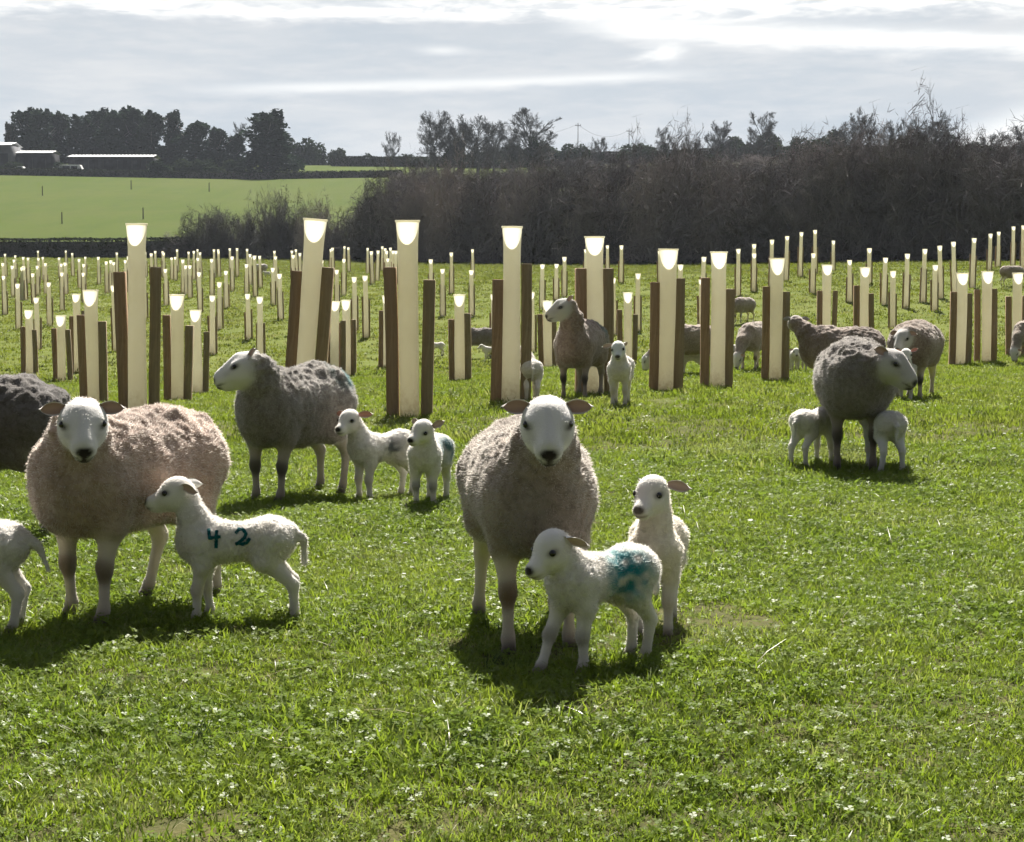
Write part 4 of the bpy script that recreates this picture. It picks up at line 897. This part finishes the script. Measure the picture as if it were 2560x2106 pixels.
ewe('ewe with lowered face behind the suckling pair, seen from the front', 2284, 998, 246, dict(poll=(.44, -.02, .66), head=(-16, 34), fat=1.15, fleece=BROWN, face=(.45, .43, .41), knee=(.03, .028, .025)), seed=17, vox=.014, strands=14000, s=1.1)
ewe('ewe standing side on with its head turned away, above the suckling pair', 2108, 0, 168, dict(poll=(.50, -.06, .84), head=(-75, 10), fleece=BROWN, face=(.28, .26, .24)), depth=19.6, seed=18, vox=.015, strands=12000)
ewe('ewe seen side on through the gap between two tree tubes', 1730, 937, 178, dict(GRAZE, fleece=TAN), seed=19, **FAR)
ewe('small grazing ewe far up the rise behind a thin tree tube', 1858, 808, 222, dict(GRAZE, fleece=TAN), seed=20, vox=.024, strands=4000)
ewe('grazing ewe half hidden by the tree tube left of the suckling pair', 1888, 925, 238, dict(GRAZE, fleece=TAN), seed=21, **FAR)
ewe('dark grazing sheep beyond the yellow lipped tree tube', 1200, 896, -14, dict(GRAZE, fleece=(.22, .195, .18), face=(.3, .28, .27)), seed=22, **FAR)
ewe('distant grazing ewe on the rise at the right edge', 2528, 718, 12, dict(GRAZE, fleece=TAN), seed=23, vox=.03, strands=3000)
ewe('round ewe cut off by the right edge among the tubes', 2566, 908, 236, dict(GRAZE, fleece=TAN, fat=1.05), seed=24, **FAR)
ewe('tiny pale ewe at the far edge of the field before the dark hedge', 652, 690, 200, dict(GRAZE, fleece=(.5, .47, .43)), seed=25, vox=.035, strands=2000)

L1, L1m = lamb('white lamb with the number 42 on its flank', 592, 1550, 183, dict(poll=(.185, 0, .465), head=(0, 8), feet=[(.02, .0), (-.02, 0), (-.05, 0), (-.04, 0)], ears=[(48, -4), (40, 0)], tail=(.0, .0)), seed=31, s=1.06, strands=16000)
lamb('white lamb cut off by the left edge, only its rump showing', -76, 1574, 182, dict(poll=(.2, 0, .43), head=(0, 15), tail=(.0, -.03)), seed=32, s=1.08)
lamb('lamb with dark marks on its side, behind the rump of the grey ewe', 956, 1249, 220, dict(poll=(.195, .0, .45), head=(18, 14), marks=[((-.02, .08, .29), (.05, .06, .05), (.05, .06, .065), .9, 30), ((.05, .08, .21), (.03, .06, .04), (.06, .06, .06), .8, 30)], ear_in=(.7, .35, .28), ears=[(20, 10), (10, 4)]), seed=33, s=1.10)
lamb('lamb with a blue side looking back, right of its dark marked twin', 1076, 1262, 258, dict(poll=(.19, .02, .43), head=(-22, 16, -14), marks=[((-.06, .08, .30), (.14, .06, .08), (.015, .13, .16), .9, 20)], ears=[(12, 32), (20, 5)], knee=(.22, .21, .2)), seed=34, s=1.06)
lamb('front lamb with a big teal mark on its side, at the ewe\'s feet', 1502, 1664, 221, dict(poll=(.19, .0, .405), head=(0, 24), feet=[(.0, .0), (.09, .0), (.01, .0), (-.02, 0)], ears=[(65, -12), (60, -10)], knee=(.30, .27, .25), marks=[((-.05, .065, .29), (.085, .08, .085), TEAL, 1.0, 34), ((-.06, .03, .345), (.07, .06, .04), TEAL, .7, 34)]), seed=35, s=1.06, strands=18000)
lamb('lamb standing tall behind the teal marked lamb, one ear stuck out', 1640, 1572, 262, dict(poll=(.15, .0, .49), head=(-22, 16), ears=[(5, -2), (55, -10)], fleece=(.74, .68, .58)), seed=36, s=1.10, strands=16000)
lamb('lamb facing away at the foot of a tube, head turned left', 1326, 1006, 94, dict(poll=(.19, .03, .43), head=(80, 8)), seed=37, s=1.18, vox=.009, strands=7000)
lamb('small lamb facing the camera with one ear flicked out, by the alert ewe', 1550, 1013, 262, dict(poll=(.18, .0, .45), head=(0, 22, 6), ears=[(70, 0), (0, -6)], face=(.62, .64, .62)), seed=38, s=1.25, vox=.009, strands=7000)
lamb('suckling lamb with its rump out to the left of the dark ewe', 2034, 1162, 50, dict(poll=(.235, .0, .30), head=(0, -12), feet=[(.0, 0), (.03, 0), (-.05, 0), (-.02, 0)], fleece=(.62, .60, .57)), seed=39, s=1.04, vox=.008, strands=9000)
lamb('suckling lamb seen from behind at the right of the dark ewe', 2206, 1176, 98, dict(poll=(.235, .0, .30), head=(10, -15), feet=[(0, 0), (0, 0), (0, .02), (0, -.02)], fleece=(.55, .55, .56), leg=(.52, .52, .53)), seed=40, s=1.10, vox=.008, strands=9000)
lamb('lamb facing the camera between the two front facing ewes on the right', 2264, 1002, 256, dict(poll=(.18, .0, .46), head=(8, 20), ears=[(10, 25), (10, 5)], ear_in=(.75, .30, .28)), seed=41, s=1.14, vox=.009, strands=7000)
LF = dict(vox=.012, strands=3000)
lamb('lamb with lowered head below the ewe seen between two tubes', 1728, 936, 186, dict(poll=(.24, 0, .27), head=(0, 40)), seed=42, **LF)
lamb('white lamb at the foot of a tube left of the half hidden ewe', 1842, 927, 250, dict(poll=(.19, 0, .40), head=(0, 20)), seed=43, **LF)
lamb('left one of two small lambs behind the tube by the suckling pair', 1986, 930, 268, dict(poll=(.19, 0, .36), head=(0, 25)), seed=44, **LF)
lamb('right one of two small lambs behind the suckling pair, blue marked', 2026, 930, 205, dict(poll=(.21, 0, .33), head=(0, 25), marks=[((-.03, .05, .34), (.08, .08, .05), (.03, .3, .33), .9, 20)]), seed=45, **LF)
lamb('tiny lamb alone in the grass between the biggest tube and the next', 1092, 890, 205, dict(poll=(.22, 0, .33), head=(0, 25)), seed=46, **LF)
lamb('tiny white lamb by the head of the dark grazing sheep', 1226, 903, 190, dict(poll=(.21, 0, .38), head=(0, 15)), seed=47, **LF)
lamb('tiny lamb beside the pale ewe at the far edge', 668, 694, 190, dict(poll=(.21, 0, .38), head=(0, 15)), seed=48, vox=.018, strands=1500)

# the number painted on the lamb's flank: strokes laid on its fleece
from mathutils.bvhtree import BVHTree
bv = BVHTree.FromPolygons([tuple(v) for v in L1m[0]], [tuple(int(i) for i in f) for f in L1m[1]])
def stroke(pts, w=.0055):
    """pts in (x along the body, z) on the lamb's left flank; a ribbon of paint following the wool"""
    P = []; fine = []
    for (a, b), (c, d) in zip(pts[:-1], pts[1:]):
        n = max(2, int(math.hypot(c-a, d-b)/.003))
        for i in range(n): fine.append((a+(c-a)*i/n, b+(d-b)*i/n))
    fine.append(pts[-1]); V = []; F = []
    for i, (x, z) in enumerate(fine):
        x0, z0 = fine[max(i-1, 0)]; x1, z1 = fine[min(i+1, len(fine)-1)]; l = math.hypot(x1-x0, z1-z0) or 1; nx_, nz_ = -(z1-z0)/l, (x1-x0)/l
        ww = w*(.8+.4*abs(math.sin(i*.9)))
        for k in (-1, -.33, .33, 1):
            q = Vector((x+nx_*ww*k, .3, z+nz_*ww*k)); hit = bv.ray_cast(q, Vector((0, -1, 0)))
            V.append((q.x, (hit[0].y if hit[0] else .06)+.006, q.z))
        if i:
            for k in range(3): F.append(((i-1)*4+k, i*4+k, i*4+k+1, (i-1)*4+k+1))
    return V, F
SV, SF = [], []
DXZ = (.024, .022)
for st in ([(.062, .318), (.056, .286), (.020, .290)], [(.034, .312), (.036, .250)],
           [(-.030, .298), (-.040, .312), (-.055, .312), (-.066, .300), (-.062, .286), (-.046, .272), (-.030, .262), (-.040, .268), (-.052, .262), (-.068, .268), (-.080, .284)]):
    v, f = stroke([(a_+DXZ[0], b_+DXZ[1]) for a_, b_ in st]); n = len(SV); SV += v; SF += [tuple(i+n for i in q) for q in f]
o = link('painted_number', mesh_np('painted_number', np.array(SV), np.array(SF), PAINT), L1)
# ------------------------------------------------------------------ grass: tufts of separate blades, thinning into larger tufts with distance
def grass_mat(name, cols, trans, gloss):
    def fn(t):
        P = pos(t); big = noise_tex(t, P, .9, 3); sm = noise_tex(t, P, 7, 3, .6); r = rnd(t); tip = S(t, attr(t, 'tip').outputs['Fac'])
        c = mixc(t, big.step(.35, .65), cols[0], cols[1]); c = mixc(t, sm.step(.45, .7)*.6, c, cols[2]); c = mixc(t, noise_tex(t, P, .45, 4, .6).step(.52, .68)*.45, c, cols[3]); c = mixc(t, r.step(.80, .97)*.7, c, cols[3])
        return mixc(t, tip*.35, c, cols[4])
    return thin_mat(name, fn, trans, .38, gloss)
GRASS = grass_mat('meadow_grass', ((.142, .215, .010), (.175, .240, .014), (.118, .190, .014), (.26, .275, .10), (.22, .26, .045)), .58, .03)
GRASS_FAR = grass_mat('far_pasture_grass', ((.115, .150, .014), (.142, .168, .018), (.098, .132, .015), (.21, .20, .08), (.17, .18, .04)), .5, .02)
GRASS_MID = grass_mat('middle_pasture_grass', ((.130, .188, .011), (.160, .210, .015), (.108, .165, .014), (.24, .245, .09), (.20, .23, .042)), .55, .025)
CLOVER = grass_mat('clover_leaves', ((.12, .185, .018), (.145, .205, .02), (.10, .165, .02), (.22, .26, .10), (.18, .23, .05)), .52, .012)
STRAW = grass_mat('dead_straw', ((.30, .25, .14), (.26, .22, .12), (.35, .31, .2), (.4, .36, .25), (.35, .31, .2)), .35, .05)
SEDGE = grass_mat('dark_rank_grass', ((.035, .065, .012), (.05, .085, .014), (.03, .06, .014), (.12, .13, .05), (.08, .11, .03)), .4, .02)
PETAL = thin_mat('daisy_petals', lambda t: mixc(t, .0, (.75, .75, .73), (.7, .7, .7)), .4)
def blades(seed, n, rad, hh, w, lean=.5, mat=GRASS, segs=3):
    r_ = random.Random(seed); V = []; F = []; T = []
    for _ in range(n):
        a = r_.uniform(0, 6.28); q = rad*math.sqrt(r_.random()); x, y = q*math.cos(a), q*math.sin(a); h = hh*r_.uniform(.45, 1.15); ww = w*r_.uniform(.7, 1.3); b = r_.uniform(0, 6.28); l = lean*r_.uniform(.2, 1.3)*h
        fx, fy = math.cos(b), math.sin(b); sx, sy = -fy, fx; n0 = len(V); tw = r_.uniform(-.5, .5)
        for i in range(segs+1):
            t = i/segs; cx, cy, cz = x+fx*l*t*t, y+fy*l*t*t, h*(t-.25*t*t*lean)-.008; k = ww*(1-t**1.6)*.5+.0002; ang = tw*t; ex, ey = sx*math.cos(ang)+fx*math.sin(ang), sy*math.cos(ang)+fy*math.sin(ang)
            V += [(cx-ex*k, cy-ey*k, cz), (cx+ex*k, cy+ey*k, cz)]; T += [t, t]
            if i: F.append((n0+2*i-2, n0+2*i-1, n0+2*i+1, n0+2*i))
    me = mesh_np('grass_tuft', np.array(V), np.array(F), mat); at = me.attributes.new('tip', 'FLOAT', 'POINT'); at.data.foreach_set('value', np.array(T, np.float32)); return me
def clover(seed, n, rad, hh, size, mat=CLOVER):
    r_ = random.Random(seed); V = []; F = []; T = []
    for _ in range(n):
        a = r_.uniform(0, 6.28); q = rad*math.sqrt(r_.random()); c = Vector((q*math.cos(a), q*math.sin(a), hh*r_.uniform(.3, 1.1)))
        nrm = Vector((r_.gauss(0, .35), r_.gauss(0, .35), 1)).normalized(); u = nrm.orthogonal().normalized(); v = nrm.cross(u); s = size*r_.uniform(.6, 1.2); th0 = r_.uniform(0, 6)
        for k in range(3):
            th = th0+k*2.094; d = u*math.cos(th)+v*math.sin(th); e = nrm.cross(d); n0 = len(V)
            V += [tuple(c), tuple(c+d*s*.6-e*s*.48+nrm*s*.12), tuple(c+d*s+nrm*s*.05), tuple(c+d*s*.6+e*s*.48+nrm*s*.12)]; F.append((n0, n0+1, n0+2, n0+3)); T += [.3]*4
    me = mesh_np('clover_tuft', np.array(V), np.array(F), mat); at = me.attributes.new('tip', 'FLOAT', 'POINT'); at.data.foreach_set('value', np.array(T, np.float32)); return me
def daisy(seed):
    V = []; F = []; b = MB()
    for k in range(9):
        th = k*.698; d = Vector((math.cos(th), math.sin(th), .1)); e = Vector((-math.sin(th), math.cos(th), 0)); n0 = len(V); c = Vector((0, 0, .045))
        V += [tuple(c), tuple(c+d*.007-e*.0025), tuple(c+d*.011), tuple(c+d*.007+e*.0025)]; F.append((n0, n0+1, n0+2, n0+3))
    return mesh_np('daisy', np.array(V), np.array(F), PETAL)
SRC = bpy.data.collections.new('grass_sources')
def src_coll(name, meshes):
    c = bpy.data.collections.new(name)
    for i, m in enumerate(meshes): o = bpy.data.objects.new(name+'_%02d' % i, m); c.objects.link(o)
    return c
NEARC = src_coll('near_tufts', [blades(i, 34, .06, .036, .0046, .8) for i in range(4)]+[blades(10+i, 24, .055, .055, .0048, .7) for i in range(2)]+[clover(50, 16, .06, .030, .009)])
CLOVC = src_coll('clover_tufts', [clover(i, 14, .06, .030, .010) for i in range(3)])
MIDC = src_coll('mid_tufts', [blades(20+i, 40, .14, .06, .009, .7, GRASS_MID, segs=2) for i in range(4)]+[clover(30, 24, .13, .04, .011)])
FARC = src_coll('far_tufts', [blades(40+i, 40, .45, .085, .028, .8, GRASS_FAR, segs=2) for i in range(3)])
STRC = src_coll('straws', [blades(60+i, 3, .05, .09, .0035, 1.5, STRAW) for i in range(3)]); SEDC = src_coll('rank_tufts', [blades(70+i, 46, .07, .075, .005, .9, SEDGE) for i in range(3)]); DAIC = src_coll('daisies', [daisy(0)])
PATCH = [(*on_ground(1740, 1535)[:2], .34, .17), (*on_ground(1470, 1775)[:2], .26, .045), (*on_ground(1880, 1560)[:2], .25, .09), (*on_ground(470, 2075)[:2], .22, .05), (*on_ground(1650, 1600)[:2], .2, .08)]
def scatter(name, label, coll, d0, d1, dens, s0, s1, seed, spread=.36, cat='grass', clump=0.0):
    r_ = np.random.default_rng(seed); area = .5*(2*spread)*(d1*d1-d0*d0)+1.2*(d1-d0); n = int(area*dens)
    y = np.sqrt(r_.uniform(d0*d0, d1*d1, n)); x = r_.uniform(-1, 1, n)*(y*spread+.6)
    keep = np.ones(n, bool)
    for px, py, rx, ry in PATCH: keep &= ~((((x-px)/rx)**2+((y-py)/(ry*3.0))**2) < r_.uniform(-.1, 1.1, n))
    if clump:
        cn = np.array([mnoise.noise(Vector((a*1.9, b*1.9, seed))) for a, b in zip(x, y)]); keep &= cn > r_.normal(clump, .18, n)-.2
    a = np.clip(x/y, -.42, .42); keep &= y < np.interp(a, KA, EDGE_D)-.3
    x, y = x[keep], y[keep]; n = len(x); z = ground(x, y)
    me = bpy.data.meshes.new(name); me.vertices.add(n); me.vertices.foreach_set('co', np.stack([x, y, z], 1).astype(np.float32).ravel())
    a = me.attributes.new('rz', 'FLOAT_VECTOR', 'POINT'); a.data.foreach_set('vector', np.stack([r_.normal(0, .12, n), r_.normal(0, .12, n), r_.uniform(0, 6.28, n)], 1).astype(np.float32).ravel())
    a = me.attributes.new('sc', 'FLOAT', 'POINT'); hn = np.array([mnoise.noise(Vector((p*1.1, q*1.1, 5))) for p, q in zip(x, y)]) if n < 120000 else np.zeros(n)
    a.data.foreach_set('value', (r_.uniform(s0, s1, n)*(1+.45*hn)).astype(np.float32))
    o = link(name, me); tag(o, label, cat, kind='stuff')
    ng = bpy.data.node_groups.new(name+'_nodes', 'GeometryNodeTree'); ng.interface.new_socket('Geometry', in_out='INPUT', socket_type='NodeSocketGeometry'); ng.interface.new_socket('Geometry', in_out='OUTPUT', socket_type='NodeSocketGeometry')
    gi, go = ng.nodes.new('NodeGroupInput'), ng.nodes.new('NodeGroupOutput'); m2p = ng.nodes.new('GeometryNodeMeshToPoints'); ip = ng.nodes.new('GeometryNodeInstanceOnPoints'); ci = ng.nodes.new('GeometryNodeCollectionInfo')
    ci.inputs['Collection'].default_value = coll; ci.inputs['Separate Children'].default_value = True; ci.inputs['Reset Children'].default_value = True
    ar = ng.nodes.new('GeometryNodeInputNamedAttribute'); ar.data_type = 'FLOAT_VECTOR'; ar.inputs['Name'].default_value = 'rz'; asc = ng.nodes.new('GeometryNodeInputNamedAttribute'); asc.data_type = 'FLOAT'; asc.inputs['Name'].default_value = 'sc'
    e2r = ng.nodes.new('FunctionNodeEulerToRotation'); L = ng.links.new
    L(gi.outputs[0], m2p.inputs['Mesh']); L(m2p.outputs[0], ip.inputs['Points']); L(ci.outputs[0], ip.inputs['Instance']); ip.inputs['Pick Instance'].default_value = True
    L(ar.outputs['Attribute'], e2r.inputs[0]); L(e2r.outputs[0], ip.inputs['Rotation']); L(asc.outputs['Attribute'], ip.inputs['Scale']); L(ip.outputs[0], go.inputs[0])
    md = o.modifiers.new('scatter', 'NODES'); md.node_group = ng
    return n
NG = [scatter('near_grass', 'short bright pasture grass around the nearest ewes and lambs', NEARC, 3.2, 13, 700, .7, 1.25, 1),
      scatter('clover', 'clover leaves spread through the short grass', CLOVC, 3.2, 13, 160, .7, 1.3, 2, clump=.0),
      scatter('middle_grass', 'pasture grass around the nearest row of tree tubes', MIDC, 11.5, 42, 60, .75, 1.3, 3),
      scatter('far_grass', 'pasture grass running out to the far hedge', FARC, 36, 196, 2.6, .8, 1.35, 4),
      scatter('rank_grass', 'darker rank tufts dotted through the pasture', SEDC, 3.4, 24, 1.3, .5, 1.1, 8, clump=.1),
      scatter('straw', 'scattered pale dead stems lying in the grass', STRC, 3.2, 16, 7, .6, 1.3, 5),
      scatter('daisies', 'tiny white flower heads dotted in the grass', DAIC, 3.2, 22, .8, .8, 1.4, 6)]
print('grass instances', NG)
# ------------------------------------------------------------------ thin haze over the whole valley
lo_z = float(Z.min())-1.0
m, t, out = new_mat('thin_haze'); v = t.nodes.new('ShaderNodeVolumePrincipled'); v.inputs['Color'].default_value = (.78, .86, 1.0, 1); v.inputs['Density'].default_value = .00011; v.inputs['Anisotropy'].default_value = .2
t.links.new(v.outputs[0], out.inputs['Volume'])
b = MB(); b.box(-660, 660, -45, 830, lo_z, 46)
tag(link('haze', b.mesh('haze', m)), 'thin pale haze filling the air over the fields', 'haze', kind='stuff')

# ------------------------------------------------------------------ look-alikes are told apart by their order across the view
def ordinal(n): return str(n)+('th' if 10 <= n % 100 <= 20 else {1: 'st', 2: 'nd', 3: 'rd'}.get(n % 10, 'th'))
same = {}
for o in SC.objects:
    if o.parent is None and o.get('label') and o.get('group'): same.setdefault(o['label'], []).append(o)
for lab, L in same.items():
    if len(L) < 2: continue
    L.sort(key=lambda o: o.location.x/max(o.location.y, 1))
    for i, o in enumerate(L): o['label'] = lab+', '+ordinal(i+1)+' from the left'
